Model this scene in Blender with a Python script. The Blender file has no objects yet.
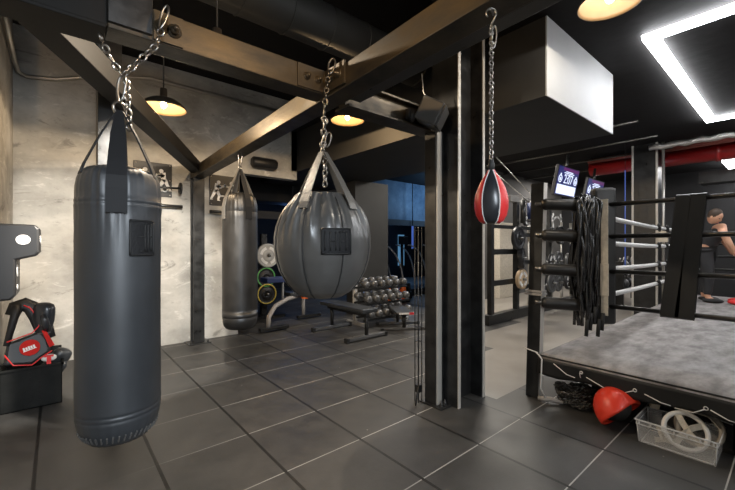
import bpy, bmesh, math, random
from mathutils import Vector, Matrix, Euler, Quaternion
random.seed(7)
PI = math.pi
S = bpy.context.scene
COL = S.collection

# ------------------------------------------------------------------ materials
def mat(name, col, rough=.5, metal=0., spec=.5, noise=0., nscale=6., bump=0., bscale=30., stretch=(1, 1, 1), col2=None, coat=0., rvar=0., trans=0., alpha=1.):
    m = bpy.data.materials.new(name); m.use_nodes = True
    nt = m.node_tree; b = nt.nodes['Principled BSDF']
    b.inputs['Base Color'].default_value = (*col, 1)
    b.inputs['Roughness'].default_value = rough
    b.inputs['Metallic'].default_value = metal
    b.inputs['Specular IOR Level'].default_value = spec
    b.inputs['Coat Weight'].default_value = coat
    b.inputs['Transmission Weight'].default_value = trans
    b.inputs['Alpha'].default_value = alpha
    tc = nt.nodes.new('ShaderNodeTexCoord'); mp = nt.nodes.new('ShaderNodeMapping')
    mp.inputs['Scale'].default_value = stretch
    nt.links.new(tc.outputs['Object'], mp.inputs['Vector'])
    if noise > 0 or col2 or rvar:
        n = nt.nodes.new('ShaderNodeTexNoise'); n.inputs['Scale'].default_value = nscale; n.inputs['Detail'].default_value = 8; n.inputs['Roughness'].default_value = .62
        nt.links.new(mp.outputs['Vector'], n.inputs['Vector'])
        r = nt.nodes.new('ShaderNodeValToRGB'); r.color_ramp.elements[0].position = .33; r.color_ramp.elements[1].position = .68
        c2 = col2 if col2 else tuple(min(1, c * (1 + noise)) for c in col)
        c1 = col if col2 else tuple(c * (1 - noise) for c in col)
        r.color_ramp.elements[0].color = (*c1, 1); r.color_ramp.elements[1].color = (*c2, 1)
        nt.links.new(n.outputs['Fac'], r.inputs['Fac']); nt.links.new(r.outputs['Color'], b.inputs['Base Color'])
        if rvar:
            mr = nt.nodes.new('ShaderNodeMapRange'); mr.inputs['From Min'].default_value = .3; mr.inputs['From Max'].default_value = .7
            mr.inputs['To Min'].default_value = max(.02, rough - rvar); mr.inputs['To Max'].default_value = min(1, rough + rvar)
            nt.links.new(n.outputs['Fac'], mr.inputs['Value']); nt.links.new(mr.outputs['Result'], b.inputs['Roughness'])
    if bump > 0:
        n2 = nt.nodes.new('ShaderNodeTexNoise'); n2.inputs['Scale'].default_value = bscale; n2.inputs['Detail'].default_value = 5
        nt.links.new(mp.outputs['Vector'], n2.inputs['Vector'])
        bp = nt.nodes.new('ShaderNodeBump'); bp.inputs['Strength'].default_value = bump; bp.inputs['Distance'].default_value = .02
        nt.links.new(n2.outputs['Fac'], bp.inputs['Height']); nt.links.new(bp.outputs['Normal'], b.inputs['Normal'])
    return m

def emis(name, col, st):
    m = bpy.data.materials.new(name); m.use_nodes = True
    nt = m.node_tree; b = nt.nodes['Principled BSDF']
    b.inputs['Base Color'].default_value = (0.02, 0.02, 0.02, 1)
    b.inputs['Emission Color'].default_value = (*col, 1); b.inputs['Emission Strength'].default_value = st
    return m

M = {}
M['leather_black'] = mat('black vinyl', (.021, .0235, .027), .45, spec=.8, bump=.05, bscale=9, rvar=.05, nscale=5, noise=.18)
M['leather_dark'] = mat('worn dark vinyl', (.014, .013, .012), .44, spec=.6, bump=.08, bscale=10, rvar=.08, nscale=7, noise=.25)
M['leather_grey'] = mat('grey vinyl', (.075, .072, .068), .33, spec=.8, bump=.05, bscale=8, rvar=.07, nscale=6, noise=.12)
M['patch'] = mat('embossed patch', (.010, .010, .011), .6, spec=.25, bump=.2, bscale=120)
M['patch_stroke'] = mat('embossed stroke', (.016, .016, .016), .5, spec=.3)
M['strap'] = mat('black webbing', (.012, .012, .013), .65, spec=.25)
M['strap_grey'] = mat('grey vinyl strap', (.10, .093, .083), .38, bump=.15, bscale=60)
M['steel'] = mat('black painted steel', (.016, .016, .016), .36, metal=.0, spec=.55, noise=.5, nscale=9, rvar=.1)
M['steel_matt'] = mat('matt black steel', (.009, .008, .007), .65, spec=.2)
M['steel_raw'] = mat('dark mill steel', (.075, .056, .032), .40, metal=.45, spec=.5, col2=(.022, .019, .015), nscale=3.2, stretch=(1, 1, 3), rvar=.12, bump=.05, bscale=60)
M['steel_edge'] = mat('pale steel edge', (.58, .55, .50), .45, metal=.35)  # paler tone for column edges and one face of the ring posts
M['chrome'] = mat('zinc chain', (.30, .285, .265), .30, metal=1., noise=.2, nscale=40)
M['chain_dark'] = mat('aged chain', (.13, .122, .11), .35, metal=1., noise=.4, nscale=50)
M['concrete_wall'] = mat('trowelled concrete', (.24, .232, .213), .75, spec=.25, col2=(.56, .54, .50), nscale=1.3, bump=.1, bscale=12, stretch=(1, 1, 1.3))
def scuffs(m):        # pale trowel scuffs and darker stains over the concrete
    nt = m.node_tree; b = nt.nodes['Principled BSDF']; src = b.inputs['Base Color'].links[0].from_socket
    tc = nt.nodes.new('ShaderNodeTexCoord'); n = nt.nodes.new('ShaderNodeTexNoise'); n.inputs['Scale'].default_value = 2.6; n.inputs['Detail'].default_value = 12; n.inputs['Roughness'].default_value = .72; n.inputs['Distortion'].default_value = 1.6
    mp = nt.nodes.new('ShaderNodeMapping'); mp.inputs['Scale'].default_value = (.7, .7, 1.5); nt.links.new(tc.outputs['Object'], mp.inputs[0]); nt.links.new(mp.outputs[0], n.inputs['Vector'])
    for lo, hi, c in ((.57, .66, (.74, .72, .68)), (.43, .34, (.13, .125, .115))):
        r = nt.nodes.new('ShaderNodeMapRange'); r.inputs['From Min'].default_value = lo; r.inputs['From Max'].default_value = hi; r.inputs['To Max'].default_value = .6; nt.links.new(n.outputs['Fac'], r.inputs['Value'])
        x = nt.nodes.new('ShaderNodeMix'); x.data_type = 'RGBA'; nt.links.new(r.outputs[0], x.inputs['Factor']); nt.links.new(src, x.inputs[6]); x.inputs[7].default_value = (*c, 1); src = x.outputs[2]
    nt.links.new(src, b.inputs['Base Color'])
scuffs(M['concrete_wall'])
M['concrete_floor'] = mat('polished concrete', (.20, .18, .155), .40, spec=.4, col2=(.29, .265, .235), nscale=1.8, rvar=.08)
M['ceiling'] = mat('black painted ceiling', (.012, .011, .011), .8, spec=.2, bump=.2, bscale=8)
M['dark_wall'] = mat('black painted wall', (.014, .014, .015), .7, spec=.3)
M['bulkhead'] = mat('charcoal plaster', (.030, .030, .030), .6, spec=.3, noise=.12, nscale=2)
M['duct_panel'] = mat('satin grey panel', (.38, .38, .38), .55, spec=.3, noise=.05, nscale=2)
M['grey_wall'] = mat('grey painted wall', (.085, .083, .08), .7, spec=.3, col2=(.125, .12, .115), nscale=1.2)
M['blue_wall'] = mat('mottled blue panel', (.05, .09, .14), .6, col2=(.30, .38, .46), nscale=1.3)
M['duct'] = mat('spiral duct', (.03, .028, .024), .6, metal=.1, noise=.15)
M['silver'] = mat('crinkled foil duct', (.6, .58, .55), .35, metal=.9, bump=1., bscale=40)
M['conduit'] = mat('galvanised conduit', (.5, .48, .44), .4, metal=.8)
M['red_pipe'] = mat('red painted pipe', (.36, .015, .015), .35, spec=.5, coat=.3)
M['pink_pipe'] = mat('dull red pipe', (.33, .09, .07), .45)
M['lamp_out'] = mat('black enamel shade', (.03, .024, .018), .4)
M['lamp_in'] = mat('copper enamel', (.055, .033, .014), .5)
M['bulb'] = emis('warm bulb', (1, .78, .45), 30)
M['led'] = emis('white led', (.95, .97, 1), 30)
M['led_far'] = emis('white led far', (.95, .97, 1), 12)
M['blue_tube'] = emis('blue tube', (.10, .2, .75), .45)
M['blue_soft'] = emis('blue lit glass', (.14, .36, .62), .5)
M['red_vinyl'] = mat('red vinyl', (.72, .035, .035), .38, spec=.5)
M['speaker_grey'] = mat('charcoal speaker', (.055, .053, .05), .5)
M['crate_black'] = mat('dull crate plastic', (.009, .0095, .009), .7, spec=.2, noise=.4, nscale=8)
M['cord_gloss'] = mat('glossy black cord', (.014, .014, .015), .2, spec=.9)
M['badge_red'] = mat('matt red print', (.50, .018, .014), .7, spec=.15)
M['pad_black'] = mat('matt black vinyl', (.010, .010, .011), .5, spec=.5)
M['ball_black'] = mat('black gloss vinyl', (.02, .022, .026), .3, spec=.6)
M['white_vinyl'] = mat('white vinyl', (.75, .73, .7), .5)
M['cream'] = mat('cream webbing', (.52, .47, .39), .7, noise=.15, nscale=30)
M['tan'] = mat('tan strap', (.36, .31, .25), .7)
M['red_guard'] = mat('orange red shell', (.78, .045, .018), .38, coat=.3)
M['rubber'] = mat('black rubber', (.018, .018, .018), .6)
M['plastic_black'] = mat('black plastic', (.011, .011, .012), .45, noise=.3, nscale=12)
M['plate_white'] = mat('pale grey plate', (.45, .45, .44), .5)
M['plate_ring'] = mat('plate lettering white', (.85, .85, .83), .5)
M['plate_wood'] = mat('tan bumper plate', (.50, .36, .22), .55)
M['plate_black'] = mat('black plate', (.02, .02, .022), .4)
M['green'] = mat('green stripe', (.12, .45, .12), .5)
M['yellow'] = mat('yellow stripe', (.7, .55, .1), .5)
M['orange'] = mat('orange vinyl', (.85, .16, .03), .45)
M['pink'] = mat('red label', (.75, .04, .06), .5)
M['hex'] = mat('cast iron grey', (.15, .15, .15), .34, metal=.5)
M['white_paint'] = mat('white paint', (.8, .8, .8), .5)
M['navy'] = mat('navy foam', (.015, .03, .11), .5)
M['rope_black'] = mat('black wrapped rope', (.014, .014, .015), .36, spec=.6)
M['rope_grey'] = mat('pale wrapped rope', (.55, .54, .52), .45)
M['canvas'] = mat('grey ring canvas', (.15, .142, .142), .8, spec=.2, col2=(.33, .315, .31), nscale=4.5, stretch=(1, 2.2, 1), bump=.08, bscale=40)
M['apron'] = mat('black apron cloth', (.012, .012, .012), .55)
M['cord'] = mat('white cord', (.75, .73, .7), .6)
M['tape'] = mat('grey tape', (.33, .31, .29), .6)
M['skin'] = mat('skin', (.62, .33, .21), .5, noise=.1, nscale=9)
M['hair'] = mat('dark brown hair', (.05, .03, .018), .6)
M['shirt'] = mat('black sports cloth', (.03, .03, .032), .8)
M['short_red'] = mat('red shorts', (.6, .06, .03), .6)
M['screen'] = emis('screen blue', (.012, .016, .12), 1.)
M['screen_white'] = emis('screen white', (.72, .80, 1), 1.3)
M['screen_magenta'] = emis('screen magenta', (.12, .012, .14), .8)
M['wood'] = mat('light wood', (.55, .42, .28), .6, noise=.2, nscale=10)
gl = mat('frosted clear plastic', (.85, .85, .85), .25, trans=.0, alpha=.22, spec=.5); M['clear'] = gl
M['clear_rim'] = mat('clear plastic rim', (.85, .85, .85), .35, alpha=.55)

# floor of rubber tiles: joints every 0.5495 m; the joints running across are pale
def tile_material():
    m = mat('black rubber tiles', (.05, .049, .047), .50, spec=.55, rvar=.1, nscale=2.5)
    nt = m.node_tree; b = nt.nodes['Principled BSDF']
    tc = nt.nodes.new('ShaderNodeTexCoord'); sx = nt.nodes.new('ShaderNodeSeparateXYZ'); nt.links.new(tc.outputs['Object'], sx.inputs[0])
    def mth(op, a, bb=None):
        n = nt.nodes.new('ShaderNodeMath'); n.operation = op
        for i, v in enumerate((a, bb)):
            if v is None: continue
            if isinstance(v, (int, float)): n.inputs[i].default_value = v
            else: nt.links.new(v, n.inputs[i])
        return n.outputs[0]
    def line(co, off, w):
        t = mth('DIVIDE', mth('SUBTRACT', co, off), .5495)
        f = mth('ABSOLUTE', mth('SUBTRACT', mth('FRACT', mth('ADD', t, .5)), .5))
        return mth('LESS_THAN', f, w / .5495), mth('FLOOR', t)
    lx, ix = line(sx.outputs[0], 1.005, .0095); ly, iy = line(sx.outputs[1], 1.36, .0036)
    # per tile tone
    cb = nt.nodes.new('ShaderNodeCombineXYZ'); nt.links.new(ix, cb.inputs[0]); nt.links.new(iy, cb.inputs[1])
    wn = nt.nodes.new('ShaderNodeTexWhiteNoise'); wn.noise_dimensions = '2D'; nt.links.new(cb.outputs[0], wn.inputs['Vector'])
    n = nt.nodes.new('ShaderNodeTexNoise'); n.inputs['Scale'].default_value = 5; n.inputs['Detail'].default_value = 9; n.inputs['Roughness'].default_value = .7
    nt.links.new(tc.outputs['Object'], n.inputs['Vector'])
    tone = mth('ADD', mth('MULTIPLY', wn.outputs['Value'], .014), mth('MULTIPLY', n.outputs['Fac'], .080))
    tone = mth('ADD', tone, .002)
    # dust specks
    vo = nt.nodes.new('ShaderNodeTexVoronoi'); vo.inputs['Scale'].default_value = 5.0; nt.links.new(tc.outputs['Object'], vo.inputs['Vector'])
    speck = mth('LESS_THAN', vo.outputs['Distance'], .022)
    tone = mth('ADD', tone, mth('MULTIPLY', speck, .3))
    c0 = nt.nodes.new('ShaderNodeCombineColor')
    nt.links.new(tone, c0.inputs[0]); nt.links.new(mth('MULTIPLY', tone, .955), c0.inputs[1]); nt.links.new(mth('MULTIPLY', tone, .90), c0.inputs[2])
    def mixc(fac, a, bcol):
        x = nt.nodes.new('ShaderNodeMix'); x.data_type = 'RGBA'
        nt.links.new(fac, x.inputs['Factor']); nt.links.new(a, x.inputs[6]); x.inputs[7].default_value = (*bcol, 1); return x.outputs[2]
    # pale joints fade toward the left wall, its dimmer light put into the colour
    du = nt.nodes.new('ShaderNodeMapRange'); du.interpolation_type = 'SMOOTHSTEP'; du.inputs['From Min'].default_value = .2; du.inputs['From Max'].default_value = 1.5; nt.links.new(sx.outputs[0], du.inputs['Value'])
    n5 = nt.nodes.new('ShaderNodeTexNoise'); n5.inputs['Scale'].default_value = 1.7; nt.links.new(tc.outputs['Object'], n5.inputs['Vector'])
    joint_pale = mth('MULTIPLY', mth('MULTIPLY', ly, du.outputs[0]), mth('MINIMUM', mth('MULTIPLY', n5.outputs['Fac'], 1.7), 1.))
    c1 = mixc(joint_pale, c0.outputs[0], (.46, .45, .42))
    c2 = mixc(lx, c1, (.004, .004, .004))
    nt.links.new(c2, b.inputs['Base Color'])
    n3 = nt.nodes.new('ShaderNodeTexNoise'); n3.inputs['Scale'].default_value = 90; nt.links.new(tc.outputs['Object'], n3.inputs['Vector'])
    hh = mth('SUBTRACT', mth('MULTIPLY', n3.outputs['Fac'], .1), lx)
    bp = nt.nodes.new('ShaderNodeBump'); bp.inputs['Strength'].default_value = .35; bp.inputs['Distance'].default_value = .01
    nt.links.new(hh, bp.inputs['Height']); nt.links.new(bp.outputs['Normal'], b.inputs['Normal'])
    return m
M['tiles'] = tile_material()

# ------------------------------------------------------------------ mesh builder
class MB:
    def __init__(s): s.v = []; s.f = []; s.mi = []; s.sm = []; s.T = Matrix.Identity(4)
    def add(s, vs, fs, mi=0, smooth=False, T=None):
        o = len(s.v); t = s.T @ T if T is not None else s.T
        s.v += [tuple(t @ Vector(p)) for p in vs]
        s.f += [tuple(i + o for i in f) for f in fs]
        s.mi += [mi] * len(fs); s.sm += [smooth] * len(fs); return s
    def box(s, a, b, mi=0, T=None):
        (x0, y0, z0), (x1, y1, z1) = a, b
        return s.add([(x0, y0, z0), (x1, y0, z0), (x1, y1, z0), (x0, y1, z0), (x0, y0, z1), (x1, y0, z1), (x1, y1, z1), (x0, y1, z1)],
                     [(0, 3, 2, 1), (4, 5, 6, 7), (0, 1, 5, 4), (1, 2, 6, 5), (2, 3, 7, 6), (3, 0, 4, 7)], mi, False, T)
    def cbox(s, c, d, mi=0, T=None):
        return s.box([c[i] - d[i] / 2 for i in range(3)], [c[i] + d[i] / 2 for i in range(3)], mi, T)
    def tube(s, pts, r, n=8, closed=False, mi=0, T=None, flat=None):
        pts = [Vector(p) for p in pts]; N = len(pts); rs = r if isinstance(r, (list, tuple)) else [r] * N
        vs = []; up = None
        for i, p in enumerate(pts):
            if closed: d = pts[(i + 1) % N] - pts[i - 1]
            else: d = pts[min(i + 1, N - 1)] - pts[max(i - 1, 0)]
            d.normalize()
            if up is None:
                up = Vector((0, 0, 1)) if abs(d.z) < .9 else Vector((1, 0, 0))
            x = d.cross(up)
            if x.length < 1e-6: x = d.orthogonal()
            x.normalize(); y = x.cross(d); y.normalize(); up = y
            fx, fy = (flat if flat else (1, 1))
            for k in range(n):
                a = 2 * PI * k / n
                vs.append(tuple(p + x * math.cos(a) * rs[i] * fx + y * math.sin(a) * rs[i] * fy))
        fs = []
        for i in range(N if closed else N - 1):
            j = (i + 1) % N
            for k in range(n):
                l = (k + 1) % n; fs.append((i * n + k, i * n + l, j * n + l, j * n + k))
        if not closed:
            fs.append(tuple(range(n))[::-1]); fs.append(tuple((N - 1) * n + k for k in range(n)))
        return s.add(vs, fs, mi, n > 5, T)
    def rod(s, a, b, r, n=10, mi=0, T=None): return s.tube([a, b], r, n, False, mi, T)
    def lathe(s, prof, n=32, c=(0, 0, 0), fn=None, mi=0, T=None, mfn=None):
        vs = []; fs = []; P = len(prof)
        for i, (r, z) in enumerate(prof):
            for k in range(n):
                a = 2 * PI * k / n; rr = r * (fn(a, z, r) if fn else 1)
                vs.append((c[0] + rr * math.cos(a), c[1] + rr * math.sin(a), c[2] + z))
        for i in range(P - 1):
            for k in range(n):
                l = (k + 1) % n; fs.append((i * n + k, i * n + l, (i + 1) * n + l, (i + 1) * n + k))
        if prof[0][0] > 1e-4: fs.append(tuple(range(n))[::-1])
        if prof[-1][0] > 1e-4: fs.append(tuple((P - 1) * n + k for k in range(n)))
        b = len(s.f); s.add(vs, fs, mi, True, T)
        if mfn:
            for q in range(len(fs)):
                i, k = divmod(q, n); s.mi[b + q] = mfn(k, i)
        return s
    def ball(s, c, r, n=16, m=10, mi=0, T=None):
        rr = r if isinstance(r, (tuple, list)) else (r, r, r); vs = []; fs = []
        for i in range(m + 1):
            t = PI * i / m
            for k in range(n):
                a = 2 * PI * k / n
                vs.append((c[0] + rr[0] * math.sin(t) * math.cos(a), c[1] + rr[1] * math.sin(t) * math.sin(a), c[2] - rr[2] * math.cos(t)))
        for i in range(m):
            for k in range(n):
                l = (k + 1) % n; fs.append((i * n + k, i * n + l, (i + 1) * n + l, (i + 1) * n + k))
        return s.add(vs, fs, mi, True, T)
    def torus(s, c, R, r, axis='z', n=28, k=8, mi=0, T=None):
        pts = []
        for i in range(n):
            a = 2 * PI * i / n; u, v = R * math.cos(a), R * math.sin(a)
            pts.append({'z': (c[0] + u, c[1] + v, c[2]), 'y': (c[0] + u, c[1], c[2] + v), 'x': (c[0], c[1] + u, c[2] + v)}[axis])
        return s.tube(pts, r, k, True, mi, T)
    def prism(s, poly, h, mi=0, T=None, smooth=False):       # poly in xy, extruded 0..h along z
        n = len(poly)
        vs = [(x, y, 0) for x, y in poly] + [(x, y, h) for x, y in poly]
        fs = [tuple(range(n))[::-1], tuple(range(n, 2 * n))] + [(i, (i + 1) % n, n + (i + 1) % n, n + i) for i in range(n)]
        return s.add(vs, fs, mi, smooth, T)
    def ribbon(s, pts, w, t, wdir, mi=0, T=None):             # flat strap along pts; wdir: width direction(s)
        pts = [Vector(p) for p in pts]; N = len(pts); vs = []
        ws = w if isinstance(w, (list, tuple)) else [w] * N
        for i, p in enumerate(pts):
            d = (pts[min(i + 1, N - 1)] - pts[max(i - 1, 0)]).normalized()
            x = Vector(wdir[i] if isinstance(wdir, list) else wdir); x = (x - d * x.dot(d)).normalized(); y = d.cross(x)
            for sx, sy in ((-1, -1), (1, -1), (1, 1), (-1, 1)):
                vs.append(tuple(p + x * sx * ws[i] / 2 + y * sy * t / 2))
        fs = [(0, 1, 2, 3)[::-1], tuple((N - 1) * 4 + k for k in range(4))]
        for i in range(N - 1):
            for k in range(4):
                l = (k + 1) % 4; fs.append((i * 4 + k, i * 4 + l, i * 4 + 4 + l, i * 4 + 4 + k))
        return s.add(vs, fs, mi, False, T)
    def chain(s, a, b, L=.034, r=.0042, mi=0, sag=0.):
        a = Vector(a); b = Vector(b); n = max(2, int((b - a).length / (L * .74)))
        P = [a.lerp(b, i / n) + Vector((0, 0, -sag * 4 * (i / n) * (1 - i / n))) for i in range(n + 1)]
        for i in range(n):
            d = (P[i + 1] - P[i]); c = (P[i] + P[i + 1]) / 2; d.normalize()
            x = d.orthogonal().normalized(); x.rotate(Quaternion(d, PI / 2 * (i % 2) + .35))
            hl, w = L / 2 - r, L * .30; pts = []
            for k in range(5): t = PI * k / 4; pts.append(c + d * (hl - w) + d * (math.sin(t) * w) + x * math.cos(t) * w)
            for k in range(5): t = PI + PI * k / 4; pts.append(c - d * (hl - w) + d * (math.sin(t) * w) + x * math.cos(t) * w)
            s.tube(pts, r, 5, True, mi)
            for q in range(len(s.sm) - 50, len(s.sm)): s.sm[q] = True
        return s
    def carabiner(s, a, b, w=.028, r=.005, mi=0):
        a = Vector(a); b = Vector(b); d = (b - a); L = d.length; d.normalize(); x = Vector((.763, -.646, 0)); x = (x - d * x.dot(d)).normalized(); c = (a + b) / 2
        pts = []
        for k in range(16):
            t = 2 * PI * k / 16; pts.append(c + d * math.sin(t) * L / 2 + x * math.cos(t) * w * (1 + .25 * math.sin(t)))
        return s.tube(pts, r, 6, True, mi)
    def build(s, name, mats, parent=None, bevel=0., sub=0, world=False, keep=None):
        me = bpy.data.meshes.new(name)
        off = Vector((0, 0, 0))
        if world and parent is not None:
            q = parent
            while q is not None: off += q.location; q = q.parent
        me.from_pydata([tuple(Vector(p) - off) for p in s.v], [], s.f)
        ml = mats if isinstance(mats, (list, tuple)) else [mats]
        for k in ml: me.materials.append(M[k])
        me.polygons.foreach_set('material_index', s.mi); me.polygons.foreach_set('use_smooth', s.sm); me.update()
        bm = bmesh.new(); bm.from_mesh(me); bmesh.ops.recalc_face_normals(bm, faces=bm.faces); bm.to_mesh(me); bm.free()
        o = bpy.data.objects.new(name, me); COL.objects.link(o)
        if parent is not None: o.parent = parent
        if bevel:
            m = o.modifiers.new('bevel', 'BEVEL'); m.width = bevel; m.segments = 2; m.limit_method = 'ANGLE'; m.angle_limit = math.radians(40)
        if sub:
            m = o.modifiers.new('sub', 'SUBSURF'); m.levels = sub; m.render_levels = sub
        return o

def tag(o, label, cat=None, group=None, kind=None):
    if label: o['label'] = label
    if cat: o['category'] = cat
    if group: o['group'] = group
    if kind: o['kind'] = kind
    return o
def thing(name, label, cat, loc=(0, 0, 0), rz=0., group=None):
    o = bpy.data.objects.new(name, None); COL.objects.link(o); o.empty_display_size = .1
    o.location = loc; o.rotation_euler = (0, 0, rz); return tag(o, label, cat, group)
def copy_tree(o, parent=None):
    c = o.copy(); COL.objects.link(c); c.parent = parent
    for ch in list(o.children): copy_tree(ch, c)
    return c
def structure(mb, name, mats, label=None, bevel=0., parent=None):
    o = mb.build(name, mats, parent, bevel); tag(o, label, 'structure' if False else None, None, 'structure'); return o
def light(kind, name, loc, energy, col, size=.1, parent=None, aim=None, sy=None, spread=None, blend=None, spot=None):
    l = bpy.data.lights.new(name, kind); l.energy = energy; l.color = col
    if kind == 'AREA':
        l.size = size
        if sy: l.shape = 'RECTANGLE'; l.size_y = sy
        if spread: l.spread = spread
    else: l.shadow_soft_size = size
    if kind == 'SPOT': l.spot_size = spot; l.spot_blend = blend
    o = bpy.data.objects.new(name, l); COL.objects.link(o); o.location = loc
    if parent is not None: o.parent = parent
    if aim is not None:
        o.rotation_euler = (Vector(aim) - Vector(loc)).to_track_quat('-Z', 'Y').to_euler()
    return o
RIGHT = Vector((.763, -.646, 0))
Y40 = math.radians(-40.27)

# ------------------------------------------------------------------ camera
cd = bpy.data.cameras.new('camera'); cd.lens = 18; cd.sensor_width = 36; cd.clip_start = .05; cd.clip_end = 100
cam = bpy.data.objects.new('camera', cd); COL.objects.link(cam); cam.location = (0, 0, 1.3); cam.rotation_euler = (PI / 2, 0, Y40); S.camera = cam

# ------------------------------------------------------------------ setting
def slab(name, m, rects, z, label):
    b = MB()
    for (x0, y0, x1, y1) in rects: b.add([(x0, y0, z), (x1, y0, z), (x1, y1, z), (x0, y1, z)], [(0, 1, 2, 3)])
    return structure(b, name, m, label)
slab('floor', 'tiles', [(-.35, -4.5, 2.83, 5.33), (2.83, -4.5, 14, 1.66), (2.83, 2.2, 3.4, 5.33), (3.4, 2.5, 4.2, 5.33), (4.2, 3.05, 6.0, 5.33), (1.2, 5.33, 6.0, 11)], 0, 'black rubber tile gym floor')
slab('floor_concrete', 'concrete_floor', [(2.83, 1.66, 3.4, 2.2), (3.4, 1.66, 14, 2.5), (4.2, 2.5, 14, 3.05), (6.0, 3.05, 14, 11)], 0, 'polished concrete floor beyond the steel columns')
slab('ceiling', 'ceiling', [(2.88, -4.5, 14, 11)], 3.14, 'low black ceiling over the ring')
b = MB(); b.box((-.5, -4.5, 3.62), (2.88, 11, 3.7)); b.box((2.86, -4.5, 3.14), (2.9, 11, 3.62)); structure(b, 'ceiling_left', 'ceiling', 'high black ceiling over the bag frame')
b = MB(); b.box((-.5, -4.5, 0), (-.345, 5.33, 3.62)); structure(b, 'wall_left', 'concrete_wall', 'bare concrete side wall at the left edge')
b = MB(); b.box((-.45, 5.33, 0), (2.03, 5.5, 3.62)); b.box((2.03, 5.33, 2.36), (3.0, 5.5, 3.62)); b.box((2.9, 5.33, 2.5), (3.0, 5.5, 3.62))
structure(b, 'wall_back', 'concrete_wall', 'bare concrete back wall with an opening to the next room')
b = MB(); b.box((4.22, 5.33, 0), (5.05, 5.6, 2.5)); structure(b, 'wall_pier', 'bulkhead', 'grey wall pier behind the dumbbell rack')
b = MB(); b.box((3.0, 1.33, 2.5), (4.6, 11, 3.14), 0); o = structure(b, 'trim_bulkhead', ['bulkhead'], 'dark boxed bulkhead hanging from the ceiling')
b = MB(); b.box((3.0, 1.318, 2.5), (4.6, 1.329, 3.14)); structure(b, 'trim_bulkhead_end', ['duct_panel'], 'pale grey end panel of the boxed bulkhead')
b = MB(); b.box((5.9, 4.9, 0), (14, 5.05, 3.14)); structure(b, 'wall_partition', 'grey_wall', 'grey partition wall behind the weight rig')
b = MB(); b.box((12.2, -4.5, 0), (12.35, 4.9, 3.14)); structure(b, 'wall_right', 'dark_wall', 'black wall at the far end beyond the ring')
b = MB(); b.box((1.2, 10.2, 0), (14, 10.35, 3.62)); structure(b, 'wall_far', 'dark_wall', 'dark far wall of the blue lit room')
b = MB(); b.box((1.05, 5.5, 0), (1.2, 10.3, 3.62)); structure(b, 'wall_inner', 'dark_wall', 'dark side wall of the blue lit room')
b = MB(); b.box((-.45, -4.65, 0), (14, -4.5, 3.62)); structure(b, 'wall_front', 'dark_wall', 'black wall behind the viewpoint')

# steel frame of the bag rig
def hbeam_u(mb, u0, u1, v0, v1, z0, z1, t=.018):     # I-section running along u
    mb.box((u0, v0, z0), (u1, v1, z0 + t)); mb.box((u0, v0, z1 - t), (u1, v1, z1)); c = (v0 + v1) / 2
    mb.box((u0, c - .035, z0 + t), (u1, c + .035, z1 - t))
def hbeam_v(mb, u0, u1, v0, v1, z0, z1, t=.018):
    mb.box((u0, v0, z0), (u1, v1, z0 + t)); mb.box((u0, v0, z1 - t), (u1, v1, z1)); c = (u0 + u1) / 2
    mb.box((c - .035, v0, z0 + t), (c + .035, v1, z1 - t))
def bolt(mb, c, ax, r=.016, l=.035):
    c = Vector(c); d = Vector(ax); mb.rod(c, c + d * .006, r * 1.5, 12); mb.rod(c, c + d * l * .6, r, 6); mb.rod(c, c + d * l, r * .55, 8)
def tilted_box(mb, v0, v1, e0, e1):      # e = (u0, u1, z0, z1) at each end
    vs = [(u, v, z) for v, (a, b_, c, d) in ((v0, e0), (v1, e1)) for u, z in ((a, c), (b_, c), (b_, d), (a, d))]
    return mb.add(vs, [(0, 1, 2, 3), (7, 6, 5, 4), (0, 4, 5, 1), (1, 5, 6, 2), (2, 6, 7, 3), (3, 7, 4, 0)])
b = MB(); b.box((.17, 1.95, 2.25), (1.325, 2.09, 2.40)); b.box((-.34, 1.95, 2.25), (.17, 2.09, 2.40), 1); b.box((-.34, 1.925, 2.232), (.165, 2.11, 2.25), 1)
A = structure(b, 'steel_beam_cross', ['steel_raw', 'steel_matt'], 'long dark steel beam running from the left to the beam joint', .005)
b = MB(); hbeam_u(b, 1.475, 2.42, 1.93, 2.09, 2.22, 2.40); structure(b, 'steel_beam_stub', 'steel_raw', 'short steel beam from the joint to the short column', .003)
b = MB(); tilted_box(b, -2.5, 5.28, (1.235, 1.375, 2.31, 2.455), (1.372, 1.512, 2.185, 2.32))
B = structure(b, 'steel_beam_main', 'steel_raw', 'long dark steel beam carrying the round bag', .005)
b = MB(); tilted_box(b, -2.5, 1.90, (1.378, 1.475, 2.31, 2.44), (1.456, 1.545, 2.247, 2.37)); structure(b, 'steel_beam_angle', 'steel', 'black steel angle running alongside the main beam', .004)
# connection plates with bolts
b = MB(); b.box((1.10, 1.940, 2.256), (1.30, 1.95, 2.394)); b.box((1.292, 1.74, 2.256), (1.306, 1.94, 2.394))
for u in (1.16, 1.24): bolt(b, (u, 1.94, 2.325), (0, -1, 0))
for v in (1.79, 1.87): bolt(b, (1.292, v, 2.325), (-1, 0, 0))
structure(b, 'steel_plate_joint', 'steel_edge', 'bolted steel plates where the two beams meet').data.materials[0] = M['steel_raw']
b = MB(); b.box((.345, 1.938, 2.256), (.47, 1.95, 2.394))
for u in (.375, .43): bolt(b, (u, 1.938, 2.32), (0, -1, 0), .022, .05)
structure(b, 'steel_plate_end', 'steel_raw', 'bolted steel plate at the left of the beam')
b = MB(); b.box((.17, 1.932, 2.27), (.34, 2.08, 3.62)); structure(b, 'steel_column_hanger', 'steel', 'black steel hanger column above the beam', .004)
b = MB(); b.box((.215, 3.10, 0), (.355, 3.24, 3.62)); structure(b, 'steel_column_bag', 'steel', 'black steel column behind the large punching bag', .004)
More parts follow.
